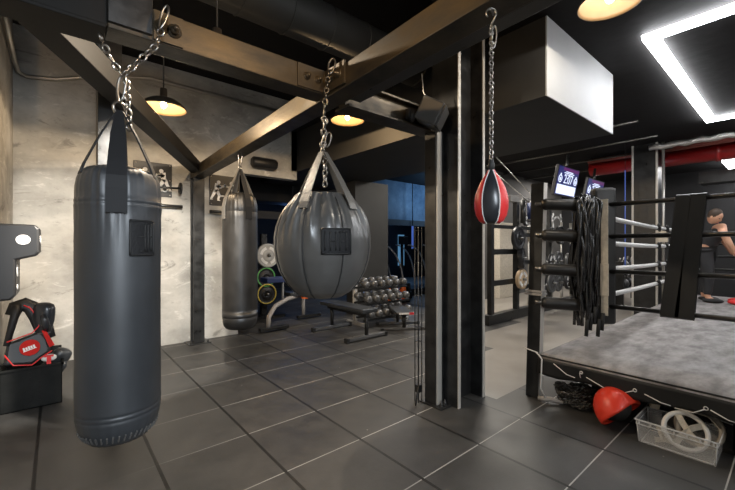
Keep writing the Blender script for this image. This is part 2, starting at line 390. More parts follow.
b = MB(); b.box((1.37, 5.14, 0.012), (1.51, 5.155, 2.2)); b.box((1.37, 5.265, 0.012), (1.51, 5.28, 2.2)); b.box((1.425, 5.155, 0.012), (1.455, 5.265, 2.2))
b.box((1.30, 5.08, 0), (1.58, 5.32, .012))
for u in (1.335, 1.545): bolt(b, (u, 5.11, .012), (0, 0, 1), .012, .03)
structure(b, 'steel_column_wall', 'steel', 'black steel column standing by the concrete wall', .003)
b = MB()
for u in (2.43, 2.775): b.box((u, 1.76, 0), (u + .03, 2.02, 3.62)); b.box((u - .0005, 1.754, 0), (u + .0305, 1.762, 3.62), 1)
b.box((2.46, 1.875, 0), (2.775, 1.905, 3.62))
structure(b, 'steel_column_tall', ['steel', 'steel_edge'], 'tall black steel column with pale edges')
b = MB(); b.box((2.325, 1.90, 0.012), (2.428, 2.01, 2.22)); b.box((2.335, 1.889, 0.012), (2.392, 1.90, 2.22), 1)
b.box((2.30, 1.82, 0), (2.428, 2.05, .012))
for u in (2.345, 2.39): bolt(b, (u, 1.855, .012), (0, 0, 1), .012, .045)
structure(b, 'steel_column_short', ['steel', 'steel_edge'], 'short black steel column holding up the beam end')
# diagonal brace
p0, p1 = Vector((-.07, 2.10, 0)), Vector((1.40, 5.12, 0)); d = (p1 - p0).normalized(); n = Vector((-d.y, d.x, 0)) * .065
b = MB(); b.add([(p + n * s + Vector((0, 0, z))) for z in (2.24, 2.37) for p, s in ((p0, -1), (p1, -1), (p1, 1), (p0, 1))],
                [(0, 3, 2, 1), (4, 5, 6, 7), (0, 1, 5, 4), (1, 2, 6, 5), (2, 3, 7, 6), (3, 0, 4, 7)])
structure(b, 'steel_beam_brace', 'steel_matt', 'black diagonal steel brace to the wall column', .004)
# ducts, conduit, pipes
b = MB(); b.rod((-.4, 2.55, 3.1), (2.86, 2.55, 3.1), .17, 28)
for k in range(9): b.torus((-.1 + .36 * k, 2.55, 3.1), .171, .006, 'x', 28, 5)
tag(b.build('air_duct', 'duct'), 'round spiral air duct above the steel beams', 'duct', kind='structure')
b = MB(); b.tube([(-.31, 3.6, 3.12), (-.31, 5.0, 3.1), (-.30, 5.2, 3.09), (-.24, 5.28, 3.08), (0, 5.29, 3.12), (.4, 5.3, 3.28), (.9, 5.3, 3.40), (2.9, 5.3, 3.40)], .02, 10)
tag(b.build('conduit', 'conduit'), 'thin galvanised conduit along the top of the concrete wall', 'conduit', kind='structure')
b = MB(); b.rod((8.85, -3.5, 2.93), (8.85, 2.95, 2.93), .145, 20, 0); b.rod((8.85, .9, 2.93), (8.85, .97, 2.93), .165, 20, 0)
tag(b.build('sprinkler_pipe', 'red_pipe'), 'thick red sprinkler pipe under the black ceiling', 'pipe', kind='structure')
b = MB(); b.rod((8.55, -3.5, 3.05), (8.55, 2.9, 3.05), .045, 12)
tag(b.build('water_pipe', 'pink_pipe'), 'thin dull red pipe above the thick red one', 'pipe', kind='structure')
b = MB(); pts = [(8.05, 1.75 - .1 * k, 3.02 + .012 * math.sin(k * 2.1)) for k in range(16)]; b.tube(pts, [.045 + .008 * (k % 2) for k in range(16)], 12)
tag(b.build('foil_duct', 'silver'), 'crinkled silver foil duct beside the far column', 'duct', kind='structure')
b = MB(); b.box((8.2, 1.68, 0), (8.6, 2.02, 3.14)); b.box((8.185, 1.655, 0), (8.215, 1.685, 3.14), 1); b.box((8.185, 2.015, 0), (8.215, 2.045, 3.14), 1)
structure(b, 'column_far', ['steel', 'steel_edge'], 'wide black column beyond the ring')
b = MB(); b.rod((8.1, 1.56, .2), (8.1, 1.56, 3.1), .022, 10); b.cbox((8.1, 1.56, 1.45), (.08, .14, .2))
tag(b.build('riser_pipe', 'conduit'), 'pale vertical conduit beside the far black column', 'conduit', kind='structure')
b = MB()
for k in range(5): b.rod((5.2 + 1.1 * k, 1.5, 3.06), (5.2 + 1.1 * k, 4.8, 3.06), .018, 8)
tag(b.build('ceiling_conduits', 'chain_dark'), 'thin conduits running under the black ceiling', 'conduit', kind='structure')
b = MB(); b.box((9.6, -.8, 2.5), (10.0, 1.3, 2.72)); tag(b.build('cable_tray', 'steel'), 'metal cable tray hanging past the red pipe', 'tray', kind='structure')
b = MB()
for (v0, v1, z0, z1) in ((.55, .6, 2.1, 2.75), (.1, .15, 2.1, 2.75), (.1, .6, 2.7, 2.75), (.1, .6, 2.1, 2.15)): b.box((11.0, v0, z0), (11.06, v1, z1))
tag(b.build('window_3', 'conduit'), 'pale framed panel on the far dark wall', None, None, 'structure')

# ------------------------------------------------------------------ pendant lamps
def pendant(loc, label, watts, top=3.6, r=.19, col=(1, .84, .64)):
    t = thing('pendant_lamp', label, 'lamp', loc, 0, 'black pendant lamps')
    MB().rod((0, 0, .16), (0, 0, top - loc[2]), .006, 8).build('cord', 'rubber', t)
    MB().lathe([(.0, .17), (.028, .17), (.03, .10), (.04, .085)], 16).build('socket', 'lamp_out', t)
    p = [(.035, .09), (.06, .083), (.11, .065), (.15, .04), (.178, .012), (r, -.012)]
    MB().lathe(p + [(r - .004, -.014)] + [(q - .006, z - .006) for q, z in p[::-1]][1:], 40, mfn=lambda k, i: 0 if i < 6 else 1).build('lamp_shade', ['lamp_out', 'lamp_in'], t)
    MB().ball((0, 0, .026), (.026, .026, .032), 14, 10).build('bulb', 'bulb', t)
    light('POINT', 'bulb_light', (0, 0, -.016), watts, col, .008, t)
    return t
pendant((.74, 3.72, 2.54), 'black pendant lamp glowing near the concrete wall', 48, col=(1, .74, .46))
pendant((2.50, 3.3, 2.71), 'black pendant lamp glowing behind the beam end by the bulkhead', 40, col=(1, .68, .36))
pendant((2.80, .82, 2.91), 'pendant lamp at the top edge above the speed bag', 24, 3.14, col=(1, .9, .76))
pendant((.78, 2.40, 2.50), 'pendant lamp hidden behind the left steel beam', 95)

# ------------------------------------------------------------------ LED frames
def led(name, u0, u1, v0, v1, z, label, m, w=.11):
    t = thing(name, label, 'ceiling light', (u0, v1, z))
    MB().box((u0, v0, z), (u0 + w, v1, z + .035)).build('light_bar', m, t, world=True)
    MB().box((u0 + w, v1 - w, z), (u1 - w, v1, z + .035)).build('light_bar', m, t, world=True)
    MB().box((u1 - w, v0, z), (u1, v1, z + .035)).build('light_bar', m, t, world=True)
    MB().box((u0 + w, v0, z), (u1 - w, v0 + w, z + .035)).build('light_bar', m, t, world=True)
    return t
led('led_ceiling_light', 3.90, 7.28, -2.5, .90, 3.09, 'large square white light frame over the boxing ring', 'led', .10)
led('led_ceiling_light', 9.72, 12.0, -2.2, .98, 2.88, 'distant square white light frame at the right edge beyond the ring', 'led_far', .14)

# ------------------------------------------------------------------ punching bags
def wrink(seed, z_on, z_full, amp):
    rnd = random.Random(seed); ks = [(rnd.randint(10, 34), rnd.uniform(0, 6.28), rnd.uniform(.4, 1)) for _ in range(6)]
    def f(a, z, r):
        w = min(1, max(0, (z - z_on) / (z_full - z_on))) ** 1.5
        return 1 + w * amp * sum(c * (1 - 1.9 * abs(math.sin(k * a * .5 + p + z * 2.2))) for k, p, c in ks) / 2.2
    return f
# large bag at the left
BX, BY, R1 = .212, 1.93, .158
big = thing('punching_bag', 'large black leather punching bag hanging nearest at the left', 'punching bag', (BX, BY, .47))
wf = wrink(3, .80, 1.12, .05)
def bagfn(a, z, r):
    q = wf(a, z, r) * (1 + .0035 * math.sin(9 * z + 2 * a) + (.008 * math.sin(60 * z + 3 * math.sin(3 * a)) if .9 < z < 1.05 else 0))
    if z < .16: q *= 1 + .012 * math.sin(26 * a) * (1 - z / .16)
    return q
prof = [(.0, .012), (.10, .0), (.135, .006), (.150, .022), (.166, .045), (.178, .075), (.183, .10), (.1855, .112), (.1825, .116), (.1865, .120), (.1865, .132), (.183, .136), (.187, .140), (.1875, .15)]
prof += [(.1865, .2 + .05 * k) for k in range(16)] + [(.1868, .985), (.188, .99), (.1885, 1.0), (.1845, 1.004), (.188, 1.008), (.1885, 1.02), (.1845, 1.024), (.1855, 1.05), (.184, 1.08), (.178, 1.11), (.165, 1.137), (.14, 1.155), (.10, 1.165), (.05, 1.16), (.0, 1.155)]
MB().lathe([(r * .845, z) for r, z in prof], 96, (0, 0, 0), bagfn).build('body', 'leather_black', big)
b = MB()
for k in range(44):
    a = 2 * PI * k / 44; b.rod((.1335 * math.cos(a), .1335 * math.sin(a), .028), (.1475 * math.cos(a + .03), .1475 * math.sin(a + .03), .055), .0035, 5)
b.build('lacing', 'leather_grey', big)
def aim_ang(dx):       # angle on a bag facing the camera, dx radians to the right
    return dx
cam_dir = math.atan2(-BY, -BX)
def patch_on(parent, R, ang, zc, w, h, strokes, zf=None, bow=None):
    b = MB(); nz = 8; na = 8; vs = []; fs = []
    def P(s, t, e):
        z = zc + t * h / 2; r = (bow(z) if bow else R) + e; a = ang + s * w / 2 / R
        return (r * math.cos(a), r * math.sin(a), z)
    for e in (0.001, .006):
        for i in range(nz + 1):
            for j in range(na + 1): vs.append(P(-1 + 2 * j / na, -1 + 2 * i / nz, e))
    m = (nz + 1) * (na + 1)
    for i in range(nz):
        for j in range(na):
            q = i * (na + 1) + j; fs.append((m + q, m + q + 1, m + q + na + 2, m + q + na + 1))
    ring = [j for j in range(na + 1)] + [i * (na + 1) + na for i in range(1, nz + 1)] + [nz * (na + 1) + j for j in range(na - 1, -1, -1)] + [i * (na + 1) for i in range(nz - 1, 0, -1)]
    for x, y in zip(ring, ring[1:] + ring[:1]): fs.append((x, y, m + y, m + x))
    b.add(vs, fs); pt = b.build('logo_patch', 'patch', parent)
    c = MB()
    for (s0, t0, s1, t1) in strokes:
        n = max(2, int((abs(t1 - t0) + abs(s1 - s0)) * 4) + 1)
        c.tube([P(s0 + (s1 - s0) * k / (n - 1), t0 + (t1 - t0) * k / (n - 1), .006) for k in range(n)], .0042, 6)
    c.build('monogram', 'patch_stroke', pt); return pt
# the monogram: an upright with arms to the left, then two uprights; a heavy frame round it
patch_on(big, R1 * 1.004, cam_dir + .52, .86, .10, .15,
         [(.15, .78, .15, -.75), (-.35, .05, .15, .05), (-.30, -.75, .15, -.75), (.42, .78, .42, -.75), (.42, -.75, .55, -.75), (.70, .78, .70, -.75), (.70, .05, .45, .05), (-.95, .95, .95, .95), (-.95, -.95, .95, -.95), (-.95, -.95, -.95, .95), (.95, -.95, .95, .95)])
RZ = 1.885 - .47
for k, (da, full) in enumerate(((-.06, 1), (1.25, 0), (PI, 1), (-1.35, 0))):
    a = cam_dir + da; ca, sa = math.cos(a), math.sin(a); wd = Vector((-sa, ca, 0))
    pts = [(ca * .140, sa * .140, 1.125), (ca * .125, sa * .125, 1.17), (ca * .07, sa * .07, 1.30), (ca * .012, sa * .012, RZ)]; ws = [.055, .052, .04, .022]
    if full: pts = [(ca * .167, sa * .167, .96), (ca * .167, sa * .167, 1.06), (ca * .162, sa * .162, 1.11), (ca * .13, sa * .13, 1.18), (ca * .07, sa * .07, 1.30), (ca * .012, sa * .012, RZ)]; ws = [.072, .072, .070, .066, .056, .026]
    MB().ribbon(pts, ws, .006, wd).build('strap', 'strap', big)
b = MB(); b.torus((0, 0, RZ + .012), .03, .006, 'y', 20, 8, 0, Matrix.Rotation(.6, 4, 'Z')); b.build('ring', 'chrome', big)
W = lambda x, y, z: Vector((x - BX, y - BY, z - .47))
JN = W(BX + .012, BY - .0, 2.045)
b = MB(); b.carabiner((0, 0, RZ + .04), JN, .017, .0055); b.build('carabiner', 'chrome', big)
MB().chain(JN, W(.135, 1.905, 2.196), .04, .0045, sag=.02).build('chain', 'chrome', big)
c2 = W(.345, 1.875, 2.20)
MB().chain(JN, c2, .044, .005).chain(c2, W(.365, 1.868, 2.28), .044, .005).build('chain', 'chrome', big)
MB().chain(JN + Vector((.012, 0, -.01)), W(BX + .035, BY - .02, 1.80), .042, .005).build('chain', 'chrome', big)
MB().carabiner(W(.355, 1.862, 2.27), W(.385, 1.858, 2.385), .014, .005).build('carabiner', 'chrome', big)

# slimmer bag by the concrete wall
hb = thing('punching_bag', 'slimmer dark punching bag hanging by the concrete wall', 'punching bag', (1.40, 3.62, .47))
wf2 = wrink(11, .85, 1.25, .045)
R2 = .168
prof = [(0, .0), (.09, .0), (.135, .012), (.155, .04), (.163, .075), (.168, .12), (.1645, .124), (.168, .128), (.168, .17), (.168, .17)]
prof += [(R2, .2 + .06 * k) for k in range(16)] + [(.169, 1.15), (.166, 1.155), (.168, 1.16), (.168, 1.2), (.162, 1.25), (.145, 1.30), (.115, 1.335), (.06, 1.345), (0, 1.34)]
MB().lathe(prof, 72, (0, 0, 0), wf2).build('body', 'leather_dark', hb)
cd2 = math.atan2(-3.66, -1.44)
for a in (cd2 + .5, cd2 + .5 + PI / 2, cd2 + .5 + PI, cd2 + .5 - PI / 2):
    ca, sa = math.cos(a), math.sin(a)
    pts = [(ca * .172, sa * .172, 1.08), (ca * .172, sa * .172, 1.2), (ca * .155, sa * .155, 1.28), (ca * .08, sa * .08, 1.44), (ca * .014, sa * .014, 1.585)]
    MB().ribbon(pts, [.06, .06, .055, .045, .02], .006, Vector((-sa, ca, 0))).build('strap', 'strap_grey' if a < cd2 or a > cd2 + 1.6 else 'strap', hb)
MB().torus((0, 0, 1.60), .024, .005, 'y', 18, 7, 0, Matrix.Rotation(.6, 4, 'Z')).build('ring', 'chrome', hb)
MB().carabiner((0, 0, 1.615), (0, 0, 1.765), .016, .0055).build('carabiner', 'chrome', hb)

# round wrecking-ball bag
RX, RY, Rz = 1.215, 1.845, .985
rb = thing('wrecking_ball_bag', 'big round grey punching bag hanging from the beam joint', 'punching bag', (RX, RY, Rz))
cd3 = math.atan2(-RY, -RX)
NG = 8
prof = [(0, .004), (.06, .0), (.12, .012), (.175, .045), (.222, .10), (.258, .165), (.280, .235), (.289, .30), (.288, .36), (.277, .42), (.258, .475), (.232, .52), (.205, .555), (.182, .582), (.168, .602), (.158, .612), (.145, .606), (.08, .598), (0, .595)]
pp = []
for i in range(len(prof) - 1):
    for k in range(3): t = k / 3; pp.append((.985 * (prof[i][0] * (1 - t) + prof[i + 1][0] * t), prof[i][1] * (1 - t) + prof[i + 1][1] * t))
pp.append(prof[-1])
wf3 = wrink(5, .27, .6, .10)
def ballfn(a, z, r):
    g = ((a - cd3) / (2 * PI) * NG + .5) % 1.0; seam = min(g, 1 - g)
    q = 1 - .02 * math.exp(-(seam / .03) ** 2) * (1 if .03 < z < .6 else 0) + .008 * math.sin(PI * g)
    pull = min(1, max(0, (z - .3) / .28)) ** 1.6
    q *= wf3(a, z, r) * (1 + .022 * pull * math.sin(7 * PI * g * 2) * (1 - seam) )
    return q
MB().lathe(pp, 192, (0, 0, 0), ballfn).build('body', 'leather_grey', rb)
b = MB()
for k in range(NG):
    a = cd3 + (k + .5) * 2 * PI / NG
    b.tube([(r * .983 * math.cos(a), r * .983 * math.sin(a), z) for r, z in prof[2:14]], .003, 5)
b.build('seam_piping', 'rubber', rb)
patch_on(rb, .288, cd3 + .25, .335, .165, .14,
         [(-.42, .7, -.42, -.7), (-.08, .7, -.08, -.7), (-.42, 0, -.08, 0), (.18, .7, .18, -.7), (.18, .7, .45, .7), (.18, 0, .45, 0), (.62, .7, .62, -.7), (-.75, .7, -.75, -.7), (-.95, .95, .95, .95), (-.95, -.95, .95, -.95), (-.95, -.95, -.95, .95), (.95, -.95, .95, .95)],
         bow=lambda z: .2895 - .9 * (z - .325) ** 2)
for a, m in ((cd3 - .48, 'strap_grey'), (cd3 + .80, 'strap_grey'), (cd3 + 2.4, 'strap_grey'), (cd3 - 2.3, 'strap_grey')):
    ca, sa = math.cos(a), math.sin(a); tx = .02
    pts = [(ca * .236, sa * .236, .515), (ca * .222, sa * .222, .55), (ca * .185, sa * .185, .615), (ca * .11, sa * .11, .735), (ca * .02, sa * .02, .865)]
    MB().ribbon(pts, [.058, .058, .052, .045, .03], .006, Vector((-sa, ca, 0))).build('strap', m, rb)
W = lambda x, y, z: Vector((x - RX, y - RY, z - Rz))
tp = W(1.245, 1.83, 2.34)
MB().chain((.004, .0, .86), W(RX - .004, RY - .02, 2.10), .045, .0055).chain(W(RX - .004, RY - .02, 2.10), tp, .045, .0055).build('chain', 'chain_dark', rb)
MB().chain((-.008, .008, .86), W(RX + .02, RY, 2.06), .045, .0055).build('chain', 'chain_dark', rb)
MB().chain((.006, -.012, .86), (.006, -.012, .66), .045, .0055).build('chain', 'chrome', rb)
MB().carabiner((.02, -.01, .90), (.035, -.015, .99), .016, .005).build('carabiner', 'chain_dark', rb)
MB().carabiner(tp + Vector((0, -.01, -.02)), tp + Vector((.02, -.02, .075)), .018, .006).build('carabiner', 'chain_dark', rb)

# speed bag
SX, SY = 1.325, .80
sp = thing('speed_bag', 'red and black teardrop speed bag hanging on a long chain', 'speed bag', (SX, SY, 1.385))
spz = 0.
cs = math.atan2(-SY, -SX)
prof = [(0, .012), (.022, .004), (.036, .0), (.052, .012), (.0655, .038), (.0715, .07), (.0725, .095), (.069, .125), (.060, .155), (.047, .183), (.034, .205), (.023, .222), (.015, .236), (.011, .246), (0, .248)]
off = int(round(cs / (2 * PI) * 96)); 
def spm(k, i):
    g = (k - off + 48 + 96 * 4) % 96 - 48
    return 0 if -8 <= g < 8 or g >= 30 or g < -30 else 1
prof = [(r * .9, z * .9) for r, z in prof]
MB().lathe(prof, 96, (0, 0, 0), None, 0, None, spm).build('bladder', ['ball_black', 'red_vinyl'], sp)
b = MB()
for k in (-8, 8, 30, -30):
    a = 2 * PI * (off + k) / 96
    b.tube([(r * 1.005 * math.cos(a), r * 1.005 * math.sin(a), z) for r, z in prof[2:13]], .0022, 5)
b.build('piping', 'white_vinyl', sp)
MB().lathe([(0, .212), (.013, .213), (.013, .240), (.009, .246), (.009, .256), (0, .257)], 16).build('swivel', 'rubber', sp)
MB().chain((0, 0, .253), (0, 0, .79), .026, .0033).build('chain', 'chrome', sp)
MB().carabiner((.006, -.004, .70), (.012, -.008, .79), .010, .0032).build('carabiner', 'chrome', sp)
b = MB(); hook = [(.0, 0, .79)]
for k in range(13): t = PI * 1.35 * k / 12 - .3; hook.append((RIGHT.x * .02 * math.cos(t), RIGHT.y * .02 * math.cos(t), .84 + .02 * math.sin(t)))
b.tube(hook, .0035, 7); b.rod((0, 0, .857), (.05, .02, .865), .005); b.build('hook', 'chrome', sp)

# ------------------------------------------------------------------ speakers
def oriented(loc, fwd, up=(0, 0, 1)):
    f = Vector(fwd).normalized(); x = f.cross(Vector(up)).normalized(); z = x.cross(f)
    return Matrix.Translation(loc) @ Matrix(((x.x, f.x, z.x, 0), (x.y, f.y, z.y, 0), (x.z, f.z, z.z, 0), (0, 0, 0, 1)))
t = thing('speaker', 'black box loudspeaker tilted on the end of the steel beam', 'speaker', (2.19, 1.83, 2.30))
T = oriented((0, 0, 0), (.48, -.66, -.42), (-.25, .2, 1))
cab = MB(); poly = [(-.10, -.085), (.10, -.085), (.12, .09), (-.12, .09)]
MB().cbox((0, .0, 0), (.27, .17, .175), 0, T).build('cabinet', 'speaker_grey', t, bevel=.012)
b = MB(); b.cbox((0, .093, 0), (.25, .016, .16), 0, T); b.build('grille', 'speaker_grey', t, bevel=.004)
b = MB(); b.rod(T @ Vector((-.16, 0, 0)), T @ Vector((-.135, 0, 0)), .055, 20); b.build('knob', 'steel', t); b = MB(); b.rod((-.10, .085, -.02), (-.135, .1, -.01), .045, 16); b.box((-.17, .075, -.05), (-.10, .11, .03)); b.build('bracket', 'steel', t)
MB().tube([(.02, .03, .09), (-.02, .06, .18), (-.04, .06, .32)], .0045, 6).build('cable', 'conduit', t)
t = thing('speaker', 'small black loudspeaker on the concrete wall over the opening', 'speaker', (2.40, 5.24, 2.53))
MB().lathe([(0, -.19), (.075, -.19), (.085, -.17), (.085, .17), (.075, .19), (0, .19)], 6, (0, 0, 0), None, 0, Matrix.Rotation(PI / 2, 4, 'Y') @ Matrix.Rotation(.2, 4, 'Z')).build('cabinet', 'plastic_black', t)
MB().box((-.04, .03, -.04), (.04, .088, .04)).build('bracket', 'steel', t)
for (u, v, z, l) in ((3.0, 2.12, 2.92, 'small round vent cap on the bulkhead face'),):
    MB_ = MB(); MB_.rod((2.999, v, z), (2.965, v, z), .05, 24); o = MB_.build('vent_cap', 'tan'); tag(o, l, 'vent')

# ------------------------------------------------------------------ boxer plaques and wall bars
def poly_obj(parent, name, polys, m, T, h=.006):
    b = MB()
    for p in polys: b.prism(p, h, 0, T)
    return b.build(name, m, parent)
def limb(p, q, w0, w1):
    p = Vector((*p, 0)); q = Vector((*q, 0)); d = (q - p).normalized(); n = Vector((-d.y, d.x, 0))
    return [tuple((p + n * w0)[:2]), tuple((p - n * w0)[:2]), tuple((q - n * w1)[:2]), tuple((q + n * w1)[:2])]
def circ(c, r, n=12): return [(c[0] + r * math.cos(2 * PI * k / n), c[1] + r * math.sin(2 * PI * k / n)) for k in range(n)]
def boxer(x, f):     # silhouette, f=+1 faces right
    X = lambda a: x + f * a
    ps = [circ((X(.02), .115), .026), limb((X(.005), .095), (X(-.012), -.005), .034, .028), limb((X(-.012), .005), (X(.03), -.07), .025, .018), limb((X(.03), -.07), (X(.01), -.135), .018, .012),
          limb((X(-.02), .005), (X(-.05), -.06), .025, .018), limb((X(-.05), -.06), (X(-.085), -.125), .018, .012), limb((X(.01), .075), (X(.06), .055), .016, .013), limb((X(.055), .055), (X(.105), .075), .013, .013), circ((X(.112), .078), .019),
          limb((X(-.01), .07), (X(.03), .03), .016, .013), circ((X(.045), .05), .018), [(X(-.1), -.135), (X(-.06), -.135), (X(-.07), -.118), (X(-.095), -.118)], [(X(0), -.145), (X(.045), -.145), (X(.03), -.128), (X(.005), -.128)]]
    return [p if f > 0 else p[::-1] for p in ps]
def plaque(loc, label):
    t = thing('boxing_plaque', label, 'wall plaque', loc, 0, 'black boxer plaques on the wall')
    T = Matrix(((1, 0, 0, 0), (0, 0, -1, -.012), (0, 1, 0, 0), (0, 0, 0, 1)))
    MB().box((-.215, -.012, -.215), (.215, .0, .215)).build('board', 'plastic_black', t, bevel=.004)
    poly_obj(t, 'left_boxer', boxer(-.11, 1), 'white_paint', T, .004)
    poly_obj(t, 'right_boxer', boxer(.11, -1), 'white_paint', T, .004)
    b = MB(); b.box((-.07, -.016, -.085), (.07, -.012, -.065)); b.build('bar_mark', 'white_paint', t)
    b = MB(); b.torus((.13, -.016, -.115), .03, .008, 'y', 20, 6); b.build('wheel_mark', 'white_paint', t)
    for x in (-.19, .19):
        for z in (-.19, 0, .19): MB().rod((x, -.012, z), (x, -.018, z), .009, 8).build('screw', 'conduit', t)
    return t
plaque((.94, 5.33, 2.135), 'black plaque of two white boxers behind the large bag')
plaque((1.84, 5.33, 2.07), 'black plaque of two white boxers right of the wall column')
t = thing('wall_peg', 'black steel peg with a round end disc beside a plaque', 'wall peg', (.98, 5.31, 2.02))
b = MB(); b.box((-.05, 0, -.14), (-.01, .018, .30)); b.box((-.05, -.13, -.02), (-.01, 0, .02)); b.build('bracket', 'steel', t)
b = MB(); b.rod((-.06, -.12, 0), (.24, -.12, .01), .014, 12); b.build('rod', 'steel', t)
b = MB(); b.rod((.235, -.12, .01), (.255, -.12, .01), .075, 24); b.build('disc', 'rubber', t)
b = MB(); b.rod((-.06, -.14, 0), (-.02, -.14, 0), .035, 16); b.build('collar', 'chrome', t)
for (x0, x1, z, l) in ((.86, 1.26, 1.80, 'black wall bar under the plaque behind the large bag'), (1.60, 1.90, 1.76, 'black wall bar under the plaque by the wall column')):
    t = thing('wall_bar', l, 'wall bar', ((x0 + x1) / 2, 5.33, z), 0, 'black bars on the concrete wall'); L = (x1 - x0) / 2
    b = MB(); b.rod((-L, -.10, 0), (L, -.10, 0), .02, 12); b.build('bar', 'steel', t)
    for x in (-L + .05, L - .05): MB().box((x - .015, -.10, -.015), (x + .015, 0, .015)).build('mount', 'steel', t)

# ------------------------------------------------------------------ uppercut pad on the left wall
t = thing('wall_punch_pad', 'black stepped punching pad with a white oval on the left wall', 'punching pad', (-.345, 3.3, 1.1))
prof = [(0, -.16), (.12, -.16), (.145, -.13), (.145, .10), (.24, .125), (.26, .15), (.26, .31), (.24, .335), (0, .34)]
b = MB(); T = Matrix(((1, 0, 0, 0), (0, 0, 1, 0), (0, 1, 0, 0), (0, 0, 0, 1)))
b.prism(prof, .36, 0, T); pad = b.build('pad', 'pad_black', t, bevel=.014)
b = MB(); pts = [(.18 + .036 * math.cos(a), .235 + .032 * math.sin(a)) for a in [2 * PI * k / 24 for k in range(24)]]
b.prism(pts, .004, 0, T @ Matrix.Translation((0, 0, -.004))); b.build('target_oval', 'white_vinyl', t)
b = MB(); b.prism([(0 + .03 * math.cos(a), .04 * math.sin(a)) for a in [2 * PI * k / 16 for k in range(16)]], .004, 0, Matrix.Translation((.26, .12, .235)) @ Matrix.Rotation(PI / 2, 4, 'Y'))
b.build('side_spot', 'white_vinyl', t); b = MB(); b.prism([(0 + .04 * math.cos(a), .03 * math.sin(a)) for a in [2 * PI * k / 16 for k in range(16)]], .004, 0, Matrix.Translation((.145, .10, .03)) @ Matrix.Rotation(PI / 2, 4, 'Y'))
b.build('side_spot', 'white_vinyl', t); b = MB(); b.prism([(0 + .018 * math.cos(a), .03 * math.sin(a)) for a in [2 * PI * k / 16 for k in range(16)]], .004, 0, Matrix.Translation((.145, .10, -.08)) @ Matrix.Rotation(PI / 2, 4, 'Y'))
b.build('side_spot', 'white_vinyl', t)

# ------------------------------------------------------------------ crate of gloves
t = thing('crate', 'black plastic crate full of boxing gear by the wall', 'crate', (-.147, 4.15, 0))
b = MB(); hw, hd, h, w = .185, .2, .335, .01
b.box((-hw, -hd, 0), (hw, hd, .012)); b.box((-hw, -hd, 0), (hw, -hd + w, h)); b.box((-hw, hd - w, 0), (hw, hd, h + .06)); b.box((-hw, -hd, 0), (-hw + w, hd, h)); b.box((hw - w, -hd, 0), (hw, hd, h))
b.box((-hw - .012, -hd - .012, h - .02), (hw + .012, -hd + w, h)); b.box((hw - w, -hd - .012, h - .02), (hw + .012, hd, h))
b.build('body', 'crate_black', t, bevel=.004)
b = MB()
for x in (-.01, .045):
    b = MB()
    for k in range(7): b.cbox((x, -hd - .001, .05 + .038 * k), (.016, .004, .02))
    b.build('vent_slots', 'ceiling', t)

def skin_body(name, verts, edges, radii, m, parent=None, sub=2, loc=(0, 0, 0), rz=0., root=0):
    me = bpy.data.meshes.new(name); me.from_pydata([Vector(v) for v in verts], edges, []); me.materials.append(M[m])
    o = bpy.data.objects.new(name, me); COL.objects.link(o); o.location = loc; o.rotation_euler = (0, 0, rz)
    if parent is not None: o.parent = parent
    sk = o.modifiers.new('skin', 'SKIN'); sk.use_smooth_shade = True; sk.branch_smoothing = .4
    if not me.skin_vertices: me.skin_vertices.new()
    for i, r in enumerate(radii):
        me.skin_vertices[0].data[i].radius = r if isinstance(r, tuple) else (r, r)
    me.skin_vertices[0].data[root].use_root = True
    sb = o.modifiers.new('sub', 'SUBSURF'); sb.levels = sub; sb.render_levels = sub
    return o

def boxing_glove(loc, label, m, rot, group=None, s=1., cuffm=None):
    t = thing('boxing_glove', label, 'boxing glove', loc, 0, group); t.rotation_euler = rot
    b = MB(); b.lathe([(0, .0), (.04, .0), (.047, .03), (.046, .07), (.054, .11), (.064, .15), (.067, .20), (.066, .245), (.056, .278), (.03, .292), (0, .295)], 24, (0, 0, 0), lambda a, z, r: 1 + .06 * abs(math.cos(a)) - .22 * abs(math.sin(a)) ** 2); b.build('mitt', m, t)
    b = MB(); b.tube([(.035, -.02, .09), (.05, -.045, .13), (.045, -.055, .175), (.03, -.05, .21)], [.020, .026, .025, .017], 12); b.build('thumb', m, t)
    b = MB(); b.lathe([(.047, -.002), (.049, .0), (.049, .012), (.047, .014)], 20); b.torus((0, 0, .07), .045, .006, 'z', 20, 6); b.build('cuff', cuffm or 'rubber', t)
    return t
g_ = boxing_glove((-.085, 4.07, .50), 'black leather boxing glove standing upright in the crate', 'ball_black', (0, .05, -.62), 'gloves in the crate', cuffm='leather_grey'); g_.scale = (1.08, 1.08, 1.1)
boxing_glove((-.09, 4.16, .16), 'black boxing glove lying low in the crate', 'leather_black', (.35, .5, .3), 'gloves in the crate')
boxing_glove((-.22, 4.12, .15), 'black boxing glove pressed against the left of the crate', 'leather_black', (.9, -.7, 2.2), 'gloves in the crate')
t = thing('boxing_glove', 'white and red boxing glove tip at the crate front', 'boxing glove', (-.045, 3.99, .375), 0, 'gloves in the crate')
MB().ball((0, 0, 0), (.05, .04, .03)).build('mitt', 'white_vinyl', t)
MB().cbox((.0, -.036, -.012), (.028, .02, .06)).cbox((0, -.026, .022), (.06, .02, .012)).build('strap', 'red_vinyl', t)
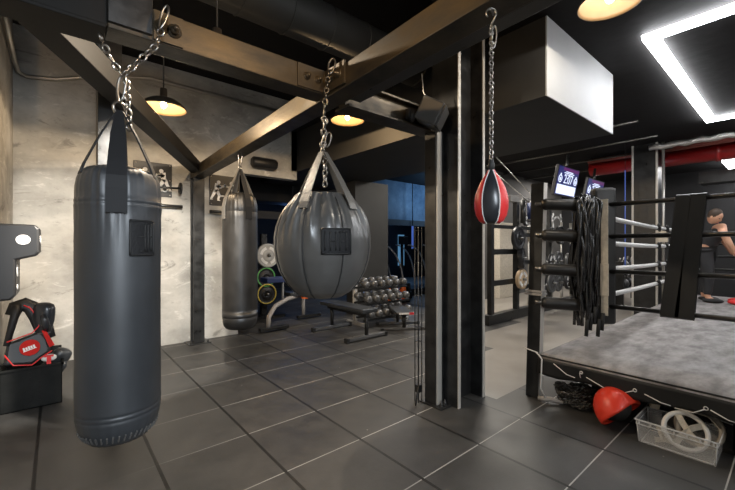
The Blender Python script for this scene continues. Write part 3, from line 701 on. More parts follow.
# chest protector with red piping and a red disc badge
t = thing('chest_protector', 'black chest protector with red piping and a red disc badge', 'body protector', (-.185, 4.03, .44))
T = Matrix.Rotation(.12, 4, 'Y') @ Matrix.Rotation(-.25, 4, 'X')
def curve_pad(outline, y0, y1): return [(x, z) for x, z in outline]
TX = Matrix(((1, 0, 0, 0), (0, 0, 1, 0), (0, 1, 0, 0), (0, 0, 0, 1)))
low = [(-.12, -.10), (.05, -.10), (.155, .0), (.12, .10), (.07, .17), (.02, .14), (-.12, .07)]
MB().prism(low, .09, 0, T @ TX @ Matrix.Translation((0, 0, -.04))).build('shell', 'pad_black', t, bevel=.02)
arch = [(-.12, .30), (-.105, .37), (-.06, .39), (-.01, .365), (.04, .29), (.085, .20), (.13, .11)]
MB().tube([T @ Vector((x, 0, z - .01)) for x, z in arch], [.03, .036, .038, .038, .04, .042, .03], 12, flat=(.8, 1.5)).build('shoulder_strap', 'pad_black', t)
MB().tube([T @ Vector((x, -.03, z - .0)) for x, z in ((-.12, .05), (-.10, .32), (-.105, .37))], [.02, .03, .03], 10).build('shoulder_strap', 'pad_black', t)
b = MB(); b.tube([T @ Vector((x, -.055, z)) for x, z in [(-.12, .078), (.02, .145), (.055, .20), (.03, .28), (-.02, .345), (-.06, .365)]], .005, 6)
b.tube([T @ Vector((x, -.05, z)) for x, z in [(-.12, -.02), (-.06, -.10), (.05, -.105), (.10, -.05), (.16, .0)]], .005, 6); b.build('piping', 'red_vinyl', t)
b = MB(); b.prism(limb((.085, .165), (.155, .035), .012, .018), .012, 0, T @ TX @ Matrix.Translation((0, 0, -.066))); b.build('trim_panel', 'badge_red', t)
b = MB(); b.prism(circ((.02, .03), .062, 28), .008, 0, T @ TX @ Matrix.Translation((0, 0, -.062))); dk = b.build('badge', 'badge_red', t)
b = MB(); R_ = Matrix.Rotation(.42, 4, 'Z')
for k, (x, hh) in enumerate(((-.036, .026), (-.020, .020), (-.005, .026), (.010, .020), (.026, .026))):
    b.prism([(x - .006, -hh / 2), (x + .006, -hh / 2), (x + .006, hh / 2), (x - .006, hh / 2)], .004, 0, T @ TX @ Matrix.Translation((.02, .03, -.066)) @ R_)
b.prism([(-.045, -.019), (.036, -.019), (.036, -.013), (-.045, -.013)], .004, 0, T @ TX @ Matrix.Translation((.02, .03, -.066)) @ R_)
b.build('badge_lettering', 'white_vinyl', dk)
# thin wire rack by the short column
t = thing('wire_rack', 'slim black wire rack standing left of the steel columns', 'rack', (2.30, 2.06, 0))
for x in (-.02, .02):
    for y in (-.02, .02): MB().rod((x, y, .0), (x, y, 1.45), .004, 6).build('upright', 'steel', t)
for z in (.12, .5, .62, .88, 1.15, 1.42):
    MB().tube([(-.02, -.02, z), (.02, -.02, z), (.02, .02, z), (-.02, .02, z)], .003, 6, True).build('rung', 'steel', t)
MB().tube([(-.10, -.06, .01), (-.03, -.03, .15), (.03, .02, .10), (.04, .06, .01)], .007, 6).build('foot', 'steel', t)
MB().cbox((0, 0, .11), (.045, .045, .06)).build('clamp', 'steel', t)

# ------------------------------------------------------------------ boxing ring
ring = thing('boxing_ring', 'low black boxing ring with grey canvas and padded corner', 'boxing ring', (3.06, 1.42, 0))
U0, U1, V0, V1 = 3.08, 8.9, -3.6, 1.42
b = MB(); b.box((U0, V0, .33), (U1, V1, .385)); b.build('platform', 'steel', ring, world=True)
b = MB()
for k in range(7):
    for j in range(5): b.box((3.5 + .85 * k, -3.4 + 1.1 * j, 0), (3.58 + .85 * k, -3.32 + 1.1 * j, .33))
b.build('platform_stands', 'steel', ring, world=True)
# canvas: rounded over the edge
b = MB(); n = 40; vs = []; fs = []; e = .018
prof = [(0, -.055), (0, -.045), (.004, -.030), (.012, -.017), (.024, -.007), (.040, -.001), (.055, 0)]
for i in range(len(prof)):
    o, dz = prof[i]
    vs += [(U0 - .006 + o, V0 - .006 + o, .40 + dz), (U1 + .006 - o, V0 - .006 + o, .40 + dz), (U1 + .006 - o, V1 + .006 - o, .40 + dz), (U0 - .006 + o, V1 + .006 - o, .40 + dz)]
for i in range(len(prof) - 1):
    for k in range(4): l = (k + 1) % 4; fs.append((i * 4 + k, i * 4 + l, i * 4 + 4 + l, i * 4 + 4 + k))
q = (len(prof) - 1) * 4; fs.append((q, q + 1, q + 2, q + 3)); b.add(vs, fs, 0, True)
cv = b.build('canvas', 'canvas', ring, world=True); wn_ = cv.modifiers.new('wn', 'WEIGHTED_NORMAL'); wn_.weight = 100
# apron: wavy hanging cloth
def apron(p0, p1, nrm, nm):
    b = MB(); n = 60; m = 6; vs = []; fs = []; p0 = Vector(p0); p1 = Vector(p1); nrm = Vector(nrm)
    L = (p1 - p0).length
    for j in range(m + 1):
        for i in range(n + 1):
            t = i / n; z = .365 - j / m * (.125 + .012 * math.sin(t * L * 11))
            vs.append(tuple(p0.lerp(p1, t) + nrm * (.014 + .010 * (j / m) * math.sin(t * L * 11 + 1)) + Vector((0, 0, z))))
    for j in range(m):
        for i in range(n): k = j * (n + 1) + i; fs.append((k, k + 1, k + n + 2, k + n + 1))
    b.add(vs, fs, 0, True); o = b.build(nm, 'apron', ring, world=True); s = o.modifiers.new('th', 'SOLIDIFY'); s.thickness = .004; return o
ap = apron((U0, V1, 0), (U0, V0, 0), (-1, 0, 0), 'apron'); apron((U1, V1, 0), (U0, V1, 0), (0, 1, 0), 'apron')
# lacing cords and eyelets on the apron
b = MB(); vv = [1.36, 1.17, .97, .80, .66, .52, .40, .26, .12, -.05]
x = U0 - .024
segs = [((1.29, .345), (1.19, .283), (1.13, .275)), ((1.05, .30), (.93, .255), (.86, .25)), ((.80, .262), (.75, .29)), ((.69, .285), (.60, .255), (.55, .252)), ((.53, .245), (.44, .245), (.385, .285)), ((.36, .29), (.28, .255), (.2, .25)), ((.18, .25), (.1, .29))]
for sg in segs: b.tube([(x, v, z) for v, z in sg], .0035, 6)
b.tube([(x, 1.09, .285), (x - .004, 1.095, .318), (x, 1.08, .325)], .0035, 6)
for v, z in ((1.085, .326), (.745, .294), (.38, .292), (.09, .295)): b.torus((x, v, z), .010, .003, 'x', 16, 6)
o = b.build('lacing_cord', 'cord', ring, world=True)
# posts (pulled slightly inwards by the ropes)
def post(u, v, du, dv):
    b = MB(); n = 0
    c = [(u - .035, v - .055), (u + .035, v - .055), (u + .035, v + .055), (u - .035, v + .055)]
    vs = [(x, y, 0) for x, y in c] + [(x + du, y + dv, 1.83) for x, y in c]
    b.add(vs, [(0, 3, 2, 1), (4, 5, 6, 7), (0, 1, 5, 4), (1, 2, 6, 5), (2, 3, 7, 6), (3, 0, 4, 7)])
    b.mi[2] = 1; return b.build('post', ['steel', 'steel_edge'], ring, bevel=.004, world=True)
pst = post(3.135, 1.488, .04, -.03); b = MB()
b.box((3.105, 1.405, .872), (3.205, 1.555, .890)); b.box((3.108, 1.408, .896), (3.20, 1.55, .914)); b.build('tape_wrap', 'tape', ring, world=True).data.materials[0] = M['tape']
post(8.97, 1.49, -.035, -.035)
b = MB(); b.tube([(3.085, 1.45, .40), (3.05, 1.40, .385), (3.05, 1.38, .36), (3.05, 1.39, .12), (3.06, 1.36, .05)], .006, 7); b.tube([(3.092, 1.545, .41), (3.088, 1.43, .395)], .005, 6)
b.build('tie_cord', 'cord', ring, world=True)
# ropes
RZF = (1.63, 1.37, 1.085, .80); RZL = (1.53, 1.315, 1.10, .88)
CU, CV = 3.45, 1.05; CU2, CV2 = 8.6, -3.2
for k in range(4):
    zf, zl = RZF[k], RZL[k]
    b = MB(); b.rod((CU, CV - .03, zf), (CU, CV2, zf + .02), .018, 12); b.build('rope', 'rope_black', ring, world=True)
    b = MB(); n = 14; b.tube([(CU + .05 + (CU2 - CU) * i / n, CV + .12 * i / n, zl - .03 * 4 * (i / n) * (1 - i / n)) for i in range(n + 1)], .021, 12); r = b.build('rope', 'rope_grey', ring, world=True)
    for f in (.36, .45):
        c = MB(); z = zl - .12 * f * (1 - f) + .0; c.tube([(CU + .05 + (CU2 - CU) * f - .05, CV - .03 + .12 * f, z + .035), (CU + .05 + (CU2 - CU) * f, CV - .028 + .12 * f, z), (CU + .05 + (CU2 - CU) * f + .04, CV - .02 + .12 * f, z - .035)], .016, 8)
        c.rod((CU + .02 + (CU2 - CU) * f, CV + .12 * f, z), (CU + .08 + (CU2 - CU) * f, CV + .12 * f, z), .028, 12); c.build('rope_tie', 'rubber', r, world=True)
    b = MB(); b.rod((CU2 + .05, CV + .12, zl), (CU2, CV2, zl), .02, 10); b.build('rope', 'rope_black', ring, world=True)
    # padded turnbuckle from post to corner
    p0, p1 = Vector((3.13, 1.42, zf + .015)), Vector((CU - .06, CV + .06, zf - .005)); d = (p1 - p0).normalized()
    b = MB(); b.tube([p0, p0 + d * .02, p0 + d * .035, p1 - d * .03, p1 - d * .01, p1], [.03, .046, .05, .05, .045, .03], 18); tb = b.build('turnbuckle_pad', 'leather_dark', ring, world=True)
    MB().rod(p0 - d * .05, p0 + d * .02, .016, 8).build('turnbuckle', 'chrome', tb, world=True); MB().rod(p1 - d * .02, p1 + d * .08, .014, 8).build('turnbuckle', 'chrome', tb, world=True)
# tall corner cushion with a pale strip
T = Matrix.Translation((CU + .0, CV + .012, 0)) @ Matrix.Rotation(-PI / 4, 4, 'Z')
b = MB(); b.cbox((0, .0, 1.21), (.175, .09, 1.12), 0, T); cc = b.build('corner_cushion', 'leather_dark', ring, bevel=.022, world=True)
b = MB(); b.cbox((-.03, -.055, 1.23), (.05, .012, .92), 0, Matrix.Translation((CU - .015, CV - .02, 0)) @ Matrix.Rotation(-PI / 4, 4, 'Z')); 
b = MB(); T2 = Matrix.Translation((CU - .068, CV - .022, 0)) @ Matrix.Rotation(-PI / 4 + .9, 4, 'Z'); b.cbox((0, 0, 1.20), (.008, .05, .94), 0, T2); b.cbox((-.003, .0, 1.02), (.012, .058, .26), 0, T2); b.build('corner_strip', 'cream', cc, bevel=.002, world=True)
# two wide slanting straps tying the front ropes
for (vt, vb) in ((.548, .628), (.463, .543)):
    b = MB(); pts = []
    for s_ in (-1, 1):
        pp = [(CU + s_ * .022, vt + (vb - vt) * i / 8, 1.655 - (1.655 - .775) * i / 8) for i in range(9)]
        b.ribbon(pp, [.082, .082, .084, .086, .088, .092, .098, .104, .108], .005, (0, 1, 0))
    b.ribbon([(CU - .022, vt, 1.655), (CU, vt, 1.664), (CU + .022, vt, 1.655)], .082, .005, (0, 1, 0)); b.ribbon([(CU - .022, vb, .775), (CU, vb, .765), (CU + .022, vb, .775)], .108, .005, (0, 1, 0))
    b.build('rope_spacer', 'apron', ring, world=True)
# skipping ropes hung over the corner pads
t = thing('skipping_rope_bundle', 'tangle of glossy black skipping ropes hung over the ring corner', 'skipping ropes', (3.30, 1.17, 1.2))
b = MB(); rnd = random.Random(21); D = Vector((1, -1, 0)).normalized(); N_ = Vector((-1, -1, 0)).normalized()
for k in range(22):
    o = -.075 + .0058 * k + rnd.uniform(-.01, .01); zb = rnd.uniform(.62, 1.0); zb2 = rnd.uniform(.6, 1.15); c0 = Vector((3.36, 1.15, 0)) + D * o
    pts = []
    for i in range(9): s_ = i / 8; pts.append(c0 + N_ * (.058 + .02 * math.sin(i + k)) + D * (.045 * math.sin(s_ * 3 + k * 1.7) * s_) + Vector((0, 0, zb + (1.64 - zb) * s_)))
    pts += [c0 + N_ * .03 + Vector((0, 0, 1.69 + rnd.uniform(0, .02))), c0 - N_ * .03 + Vector((0, 0, 1.69))]
    for i in range(7): s_ = i / 6; pts.append(c0 - N_ * (.062 + .02 * math.sin(i * 1.3 + k)) + D * (.03 * math.sin(s_ * 4 + k)) + Vector((0, 0, 1.64 + (zb2 - 1.64) * s_)))
    b.tube(pts, rnd.uniform(.011, .017), 7)
b.build('cords', 'cord_gloss', t, world=True)
b = MB()
for k in range(5):
    c0 = Vector((3.36, 1.15, 0)) + D * (-.04 + .03 * k) + N_ * .07; z0 = .56 + .05 * (k % 3)
    b.rod(c0 + Vector((0, 0, z0)), c0 + D * .01 + Vector((0, 0, z0 + .14)), .015, 10)
b.build('handles', 'rubber', t, world=True)

# ------------------------------------------------------------------ gear under the ring
t = thing('head_guard', 'bright orange red head guard lying under the ring edge', 'head guard', (3.05, .845, .128))
od = (RIGHT * .34 + Vector((-.65, -.76, 0)) * .70 + Vector((0, 0, -.62))).normalized()
T = Matrix.Translation((0, 0, .0)) @ (-od).to_track_quat('Z', 'Y').to_matrix().to_4x4()
b = MB(); vs = []; fs = []; n = 36; m = 14
for i in range(m + 1):
    ph = PI * (.01 + .56 * i / m)
    for k in range(n):
        a = 2 * PI * k / n; rim = 1 + .20 * math.cos(2 * a + .6) * (i / m) ** 2
        vs.append((.130 * math.sin(ph) * math.cos(a) * rim, .150 * math.sin(ph) * math.sin(a) * rim, .160 * math.cos(ph) * (1 + .12 * math.sin(3 * a) * (i / m) ** 3)))
for i in range(m):
    for k in range(n): l = (k + 1) % n; fs.append((i * n + k, i * n + l, (i + 1) * n + l, (i + 1) * n + k))
b.add(vs, fs, 0, True, T); o = b.build('shell', 'red_guard', t); s_ = o.modifiers.new('th', 'SOLIDIFY'); s_.thickness = .022; s_.offset = -1; sb = o.modifiers.new('sub', 'SUBSURF'); sb.levels = 1; sb.render_levels = 1
b = MB(); b.ball((0, 0, .03), (.098, .112, .10), 24, 12, 0, T); b.build('lining', 'rubber', t)
t = thing('storage_box', 'clear plastic storage box of gear under the ring', 'storage box', (3.065, .51, 0))
b = MB(); a0, a1, h0, h1 = .12, .185, .135, .195; H_ = .15
for (x0, y0, x1, y1) in ((-1, -1, 1, -1), (1, -1, 1, 1), (1, 1, -1, 1), (-1, 1, -1, -1)):
    b.add([(x0 * a0, y0 * a1, .004), (x1 * a0, y1 * a1, .004), (x1 * h0, y1 * h1, H_), (x0 * h0, y0 * h1, H_)], [(0, 1, 2, 3)])
b.add([(-a0, -a1, .004), (a0, -a1, .004), (a0, a1, .004), (-a0, a1, .004)], [(0, 1, 2, 3)])
o = b.build('body', 'clear', t); s_ = o.modifiers.new('th', 'SOLIDIFY'); s_.thickness = .003
b = MB()
for zz_, e in ((H_, .008), (H_ - .028, .003), (.006, -.013)):
    q = [(-h0 - e, -h1 - e), (h0 + e, -h1 - e), (h0 + e, h1 + e), (-h0 - e, h1 + e)]
    if zz_ < .01: q = [(x * .9, y * .96) for x, y in q]
    b.tube([(x, y, zz_) for x, y in q], .005 if zz_ > .14 else .003, 6, True)
for k in range(7): y = -.18 + .06 * k; b.box((-h0 - .006, y - .004, H_ - .03), (-h0 + .001, y + .004, H_))
for sx, sy in ((-1, -1), (1, -1), (1, 1), (-1, 1)): b.rod((sx * a0, sy * a1, .005), (sx * h0, sy * h1, H_), .004, 6)
b.build('rim', 'clear_rim', t)
# contents
Tg = Matrix.Translation((3.045, .475, .12)) @ Matrix.Rotation(.35, 4, 'Z') @ Matrix.Rotation(.55, 4, 'Y')
t = thing('gym_ring', 'white gymnastic ring standing in the clear box', 'gym ring', Tg.translation)
b = MB(); b.torus((0, 0, 0), .108, .014, 'x', 40, 10, 0, Tg); b.build('hoop', 'white_vinyl', t, world=True)
b = MB(); b.ribbon([Tg @ Vector(p) for p in ((.0, -.09, .05), (-.02, -.03, .02), (-.02, .03, -.04), (-.01, .06, -.085))], .035, .006, (0, .3, 1)); b.ribbon([Tg @ Vector(p) for p in ((-.01, -.07, -.075), (-.025, -.01, -.01), (-.02, .02, .06), (0, .03, .10))], .035, .006, (0, 1, .2)); b.build('strap', 'cream', t, world=True)
Tg2 = Matrix.Translation((3.12, .42, .14)) @ Matrix.Rotation(.2, 4, 'Z') @ Matrix.Rotation(.5, 4, 'Y')
t = thing('gym_ring', 'beige gymnastic ring behind the white one in the clear box', 'gym ring', Tg2.translation)
b = MB(); b.torus((0, 0, 0), .108, .017, 'x', 40, 10, 0, Tg2); b.build('hoop', 'tan', t, world=True)
b = MB(); b.ribbon([Tg2 @ Vector(p) for p in ((-.02, -.10, .02), (-.03, -.05, .08), (-.03, .03, .09), (-.02, .09, .05))], .04, .006, (1, 0, .3)); b.build('strap', 'tan', t, world=True)
t = thing('hand_wrap', 'pale crumpled strap bunched in the clear box', 'hand wrap', (3.02, .60, .06))
b = MB(); rnd = random.Random(4); pts = [(rnd.uniform(-.045, .035), rnd.uniform(-.10, .05), rnd.uniform(-.04, .05)) for _ in range(16)]
b.ribbon(pts, .03, .005, (.3, .2, 1)); b.build('wrap', 'cream', t)
t = thing('wood_block', 'small pale wooden block at the back of the clear box', 'block', (3.19, .66, .20)); T = Matrix.Rotation(.4, 4, 'Z') @ Matrix.Rotation(.2, 4, 'X')
MB().cbox((0, 0, 0), (.05, .05, .07), 0, T).build('block', 'cream', t, bevel=.004)
boxing_glove((3.17, .58, .11), 'black glove slumped in the back of the clear box', 'leather_black', (1.25, .2, 1.0), 'gear in the clear box')
boxing_glove((3.2, .42, .12), 'black glove behind the beige ring in the clear box', 'leather_black', (1.3, .3, 2.4), 'gear in the clear box')
t = thing('tape_roll', 'white roll with red end behind the clear box', 'tape roll', (3.30, .33, .20))
MB().rod((-.03, -.05, 0), (.0, .03, .0), .042, 18).build('roll', 'white_vinyl', t); MB().rod((.0, .03, 0), (.012, .06, 0), .043, 18).build('end', 'pink', t)
MB().box((-.04, -.05, -.20), (.04, .05, -.045)).build('stand', 'rubber', t)
# dark heap of battle rope
t = thing('chain_heap', 'dark heap of coiled chain beneath the ring corner', 'chain', (3.25, 1.18, 0))
b = MB(); pts = []
rnd = random.Random(9)
for k in range(120):
    a = k * .33; rr = .085 + .045 * math.sin(k * .21) + rnd.uniform(-.008, .008); pts.append((rr * .8 * math.cos(a) - .03, .17 * math.sin(a * .97 + .3) * (.7 + rr), .022 + .0012 * k + .012 * math.sin(k * 1.7)))
[b.chain(pts[k], pts[k + 1], .042, .0065) for k in range(0, 118)]; b.build('coil', 'chain_dark', t)
t = thing('floor_hose', 'pale frayed rope end lying at the ring post foot', 'rope', (3.10, 1.33, 0))
MB().tube([(-.02, .09, .02), (-.02, .03, .03), (0, .0, .035), (.03, -.06, .02), (.06, -.10, .015)], [.02, .022, .018, .014, .008], 8).build('rope_end', 'tape', t)
t = thing('timber_batten', 'pale batten lying under the ring platform', 'timber', (3.5, 1.05, .17))
MB().box((-.02, -.2, -.03), (.02, .2, .03)).build('batten', 'tape', t); MB().box((-.03, -.1, -.17), (.03, -.05, -.03)).build('foot', 'rubber', t); MB().box((-.03, .05, -.17), (.03, .1, -.03)).build('foot', 'rubber', t)

# ------------------------------------------------------------------ two people at the far corner of the ring
def head(parent, c, yaw, tilt=0., hair=True, s=1.):
    T = Matrix.Translation(c) @ Matrix.Rotation(yaw, 4, 'Z') @ Matrix.Rotation(tilt, 4, 'Y') @ Matrix.Scale(s, 4)
    b = MB(); vs = []; fs = []; n = 24; m = 16
    for i in range(m + 1):
        t_ = PI * i / m; z = -math.cos(t_)
        for k in range(n):
            a = 2 * PI * k / n; x, y = math.sin(t_) * math.cos(a), math.sin(t_) * math.sin(a)
            jaw = 1 - .25 * max(0, -z - .1)
            px, py, pz = x * .098 * (1 if x < 0 else jaw + .02), y * .076 * jaw, z * .122
            if x > .8 and -.25 < z < .12: px += .022 * (1 - abs(y) * 3.2) * (1 - abs(z + .07) * 4) if abs(y) < .3 else 0
            if x > .5 and .02 < z < .28 and .15 < abs(y) < .55: px -= .008
            vs.append((px, py, pz))
    for i in range(m):
        for k in range(n): l = (k + 1) % n; fs.append((i * n + k, i * n + l, (i + 1) * n + l, (i + 1) * n + k))
    b.add(vs, fs, 0, True, T)
    for s_ in (-1, 1): b.ball((0, s_ * .078, -.005), (.02, .01, .03), 10, 8, 0, T)
    h = b.build('head', 'skin', parent)
    c_ = MB()
    for s_ in (-1, 1): c_.ball((.088, s_ * .03, .02), (.010, .013, .009), 8, 6, 0, T)
    c_.build('eyes', 'plastic_black', h)
    c_ = MB(); c_.ball((.090, 0, -.058), (.010, .025, .006), 10, 6, 0, T); c_.build('mouth', 'pink_pipe', h)
    if hair:
        c_ = MB(); c_.ball((-.018, 0, .032), (.096, .084, .108), 20, 12, 0, T); c_.build('hair', 'hair', h)
    return h
def hand(name, parent, wrist, d, curl, m='skin'):
    d = Vector(d).normalized(); x = d.cross(Vector((0, 0, 1))).normalized(); n = x.cross(d); w = Vector(wrist)
    T = Matrix.Translation(w) @ Matrix(((x.x, d.x, n.x, 0), (x.y, d.y, n.y, 0), (x.z, d.z, n.z, 0), (0, 0, 0, 1)))
    b = MB(); b.ball((0, .045, 0), (.042, .055, .018), 14, 10, 0, T)
    for k, L in enumerate((.068, .078, .072, .056)):
        px = -.03 + .02 * k; a = curl; p = [Vector((px, .085, 0))]; yy, zz2 = .085, 0.
        for j in range(3): yy += L / 3 * math.cos(a * (j + .4)); zz2 -= L / 3 * math.sin(a * (j + .4)); p.append(Vector((px * (1 + .06 * j), yy, zz2)))
        b.tube(p, [.0105, .010, .009, .007], 8, False, 0, T)
    b.tube([(-.035, .02, -.004), (-.06, .05, -.012), (-.058, .078, -.022)], [.013, .011, .008], 8, False, 0, T)
    return b.build(name, m, parent)
# trainer bending forward (local x to the right of the view, y away)
ta = thing('person', 'person in dark clothes bending forward behind the ring straps', 'person', (7.9, 1.0, .402), Y40 - .72)
V_ = [(0, 0, .80), (.04, -.05, .95), (.13, -.12, 1.08), (.19, -.18, 1.15), (.19, -.23, 1.22),
      (.02, .10, .78), (.03, .10, .44), (-.01, .12, .07), (.08, .09, .03),
      (.0, -.10, .78), (.05, -.13, .44), (.03, -.12, .07), (.12, -.15, .03),
      (.17, .0, 1.12), (.24, .05, .93), (.33, -.01, .75), (.19, -.34, 1.10), (.27, -.36, .90), (.36, -.27, .72)]
E_ = [(0, 1), (1, 2), (2, 3), (3, 4), (0, 5), (5, 6), (6, 7), (7, 8), (0, 9), (9, 10), (10, 11), (11, 12), (3, 13), (13, 14), (14, 15), (3, 16), (16, 17), (17, 18)]
R_ = [.12, .115, .13, .10, .055, .085, .06, .042, .035, .085, .06, .042, .035, .058, .042, .03, .058, .042, .03]
body = skin_body('body', V_, E_, R_, 'skin', ta)
sh = skin_body('shirt', V_[:4] + [(.17, .0, 1.12), (.215, .035, 1.02), (.19, -.34, 1.10), (.235, -.35, 1.0)], [(0, 1), (1, 2), (2, 3), (3, 4), (4, 5), (3, 6), (6, 7)], [.132, .128, .142, .112, .07, .06, .07, .06], 'shirt', ta)
tr = skin_body('trousers', [(0, 0, .82), (.02, .10, .76), (.03, .10, .44), (-.005, .12, .10), (0, -.10, .76), (.05, -.13, .44), (.03, -.12, .10)], [(0, 1), (1, 2), (2, 3), (0, 4), (4, 5), (5, 6)], [.135, .105, .078, .058, .105, .078, .058], 'shirt', ta)
MB().ball((.05, .10, .035), (.13, .05, .04)).build('shoe', 'rubber', ta); MB().ball((.09, -.14, .035), (.13, .05, .04)).build('shoe', 'rubber', ta)
head(ta, (.11, -.32, 1.32), -.6, .6, True, .92)
hand('hand', body, (.33, -.01, .75), (.8, -.3, -.5), .5); hand('hand', body, (.36, -.27, .72), (.8, .2, -.4), .5)
# boxer seated on a stool having the hands held
tb_ = thing('person', 'person with bare arms and legs seated at the right edge', 'person', (7.9 + .147 * .84 , 1.0 - .989 * .84 , .402), Y40 - .72)
V_ = [(.0, 0, .50), (.03, 0, .70), (.05, -.02, .92), (.05, -.03, 1.06), (.02, -.05, 1.14),
      (-.10, .12, .50), (-.40, .14, .50), (-.38, .14, .08), (-.48, .14, .03), (-.10, -.12, .50), (-.42, -.16, .49), (-.40, -.16, .08), (-.50, -.17, .03),
      (.03, .19, 1.0), (-.06, .22, .76), (-.33, .06, .72), (.03, -.22, 1.0), (-.06, -.28, .76), (-.31, -.24, .70)]
E_ = [(0, 1), (1, 2), (2, 3), (3, 4), (0, 5), (5, 6), (6, 7), (7, 8), (0, 9), (9, 10), (10, 11), (11, 12), (3, 13), (13, 14), (14, 15), (3, 16), (16, 17), (17, 18)]
R_ = [.125, .115, .135, .10, .055, .092, .066, .045, .034, .092, .066, .045, .034, .062, .045, .032, .062, .045, .032]
bb = skin_body('body', V_, E_, R_, 'skin', tb_)
skin_body('shorts', [(.0, 0, .52), (-.10, .12, .50), (-.27, .135, .50), (-.10, -.12, .50), (-.28, -.145, .495)], [(0, 1), (1, 2), (0, 3), (3, 4)], [.14, .108, .10, .108, .10], 'short_red', tb_)
MB().ball((-.44, .14, .035), (.13, .05, .04)).build('shoe', 'red_vinyl', tb_); MB().ball((-.46, -.165, .035), (.13, .05, .04)).build('shoe', 'red_vinyl', tb_)
head(tb_, (-.03, -.05, 1.27), PI - .2, .3)
for w_ in ((-.33, .06, .72), (-.31, -.24, .70)):
    h_ = hand('hand', bb, w_, (-1, .05, -.1), .4)
    d_ = Vector((-1, 0, 0)); c_ = MB(); c_.rod(Vector(w_) + Vector((.09, 0, .012)), Vector(w_) + Vector((-.005, 0, 0)), .042, 14); c_.build('hand_wrap', 'rubber', bb)
st = thing('stool', 'small black corner stool under the seated person', 'stool', (7.9 + .147 * .84, 1.0 - .989 * .84, .402), Y40 - .72)
MB().rod((.02, 0, .34), (.02, 0, .37), .17, 24).build('seat', 'rubber', st)
for k in range(4): a = PI / 4 + k * PI / 2; MB().rod((.02 + .1 * math.cos(a), .1 * math.sin(a), .34), (.02 + .17 * math.cos(a), .17 * math.sin(a), .0), .014, 8).build('leg', 'steel', st)

# ------------------------------------------------------------------ TV screens
def screen(loc, label, w=1.04, h=.58):
    t = thing('tv_screen', label, 'tv screen', loc, 0); t.rotation_euler = (math.radians(11), 0, 0)
    MB().box((-w / 2, -.02, -h / 2), (w / 2, .035, h / 2)).build('casing', 'plastic_black', t, bevel=.006)
    MB().rod((0, .03, .1), (0, .06, .5), .025, 10).build('ceiling_mount', 'steel', t)
    p = MB().box((-w / 2 + .02, -.024, -h / 2 + .02), (w / 2 - .02, -.0205, h / 2 - .02)).build('panel', 'screen', t)
    MB().box((-.41, -.027, -.235), (.41, -.0245, -.065)).build('score_bar', 'screen_white', p)
    MB().box((-.25, -.0262, .19), (.43, -.0245, .245)).build('header_band', 'screen_magenta', p)
    b = MB(); b.box((-.13, -.027, .17), (.17, -.025, .185)); b.box((-.2, -.027, .145), (.24, -.025, .16)); b.box((-.1, -.027, .12), (.16, -.025, .132)); b.build('header_text', 'screen_white', p)
    b = MB()
    for x in (-.33, .34):
        b.torus((x, -.027, .035), .062, .008, 'y', 18, 6); b.cbox((x, -.027, .112), (.03, .006, .04)); b.cbox((x, -.027, .03), (.03, .006, .05))
    b.build('glove_icons', 'screen_white', p)
    cu = bpy.data.curves.new('t', 'FONT'); cu.body = '2:07'; cu.size = .23; cu.extrude = .001; cu.align_x = 'CENTER'
    ot = bpy.data.objects.new('t', cu); COL.objects.link(ot); bpy.context.view_layer.update()
    me = bpy.data.meshes.new_from_object(ot.evaluated_get(bpy.context.evaluated_depsgraph_get())); bpy.data.objects.remove(ot)
    me.materials.clear(); me.materials.append(M['screen_white']); me.transform(Matrix.Translation((.015, -.026, -.03)) @ Matrix.Rotation(PI / 2, 4, 'X'))
    o = bpy.data.objects.new('clock_digits', me); COL.objects.link(o); o.parent = p
    return t
screen((7.24, 2.83, 2.47), 'nearer blue timer screen hanging above the ring corner', .92, .54)
screen((8.62, 2.83, 2.40), 'farther blue timer screen half hidden by the corner cushion', .92, .54)
for k, (x0, x1) in enumerate(((7.2, 7.3), )): pass

# ------------------------------------------------------------------ weight rig behind the ring
rg = thing('weight_rig', 'black steel weight rig standing on the concrete floor', 'weight rig', (5.45, 3.3, 0))
for u in (5.45, 6.28, 7.6, 8.9, 10.2): MB().box((u - .045, 3.26, .1), (u + .045, 3.34, 2.06)).build('upright', 'steel', rg, bevel=.004, world=True)
MB().box((5.3, 3.24, 0), (10.4, 3.36, .16)).build('base_beam', 'steel', rg, bevel=.004, world=True)
MB().box((6.0, 3.25, 2.06), (10.4, 3.35, 2.17)).build('top_beam', 'conduit', rg, bevel=.004, world=True).data.materials[0] = M['tape']
for z in (.62, 1.14): MB().box((5.45, 3.27, z), (6.28, 3.33, z + .09)).build('crossbar', 'steel', rg, world=True)
MB().box((5.45, 3.27, 1.58), (7.6, 3.33, 1.64)).build('crossbar', 'steel', rg, world=True)
for z in (.5, .95, 1.45): MB().box((6.28, 3.27, z), (10.2, 3.33, z + .07)).build('crossbar', 'steel', rg, world=True)
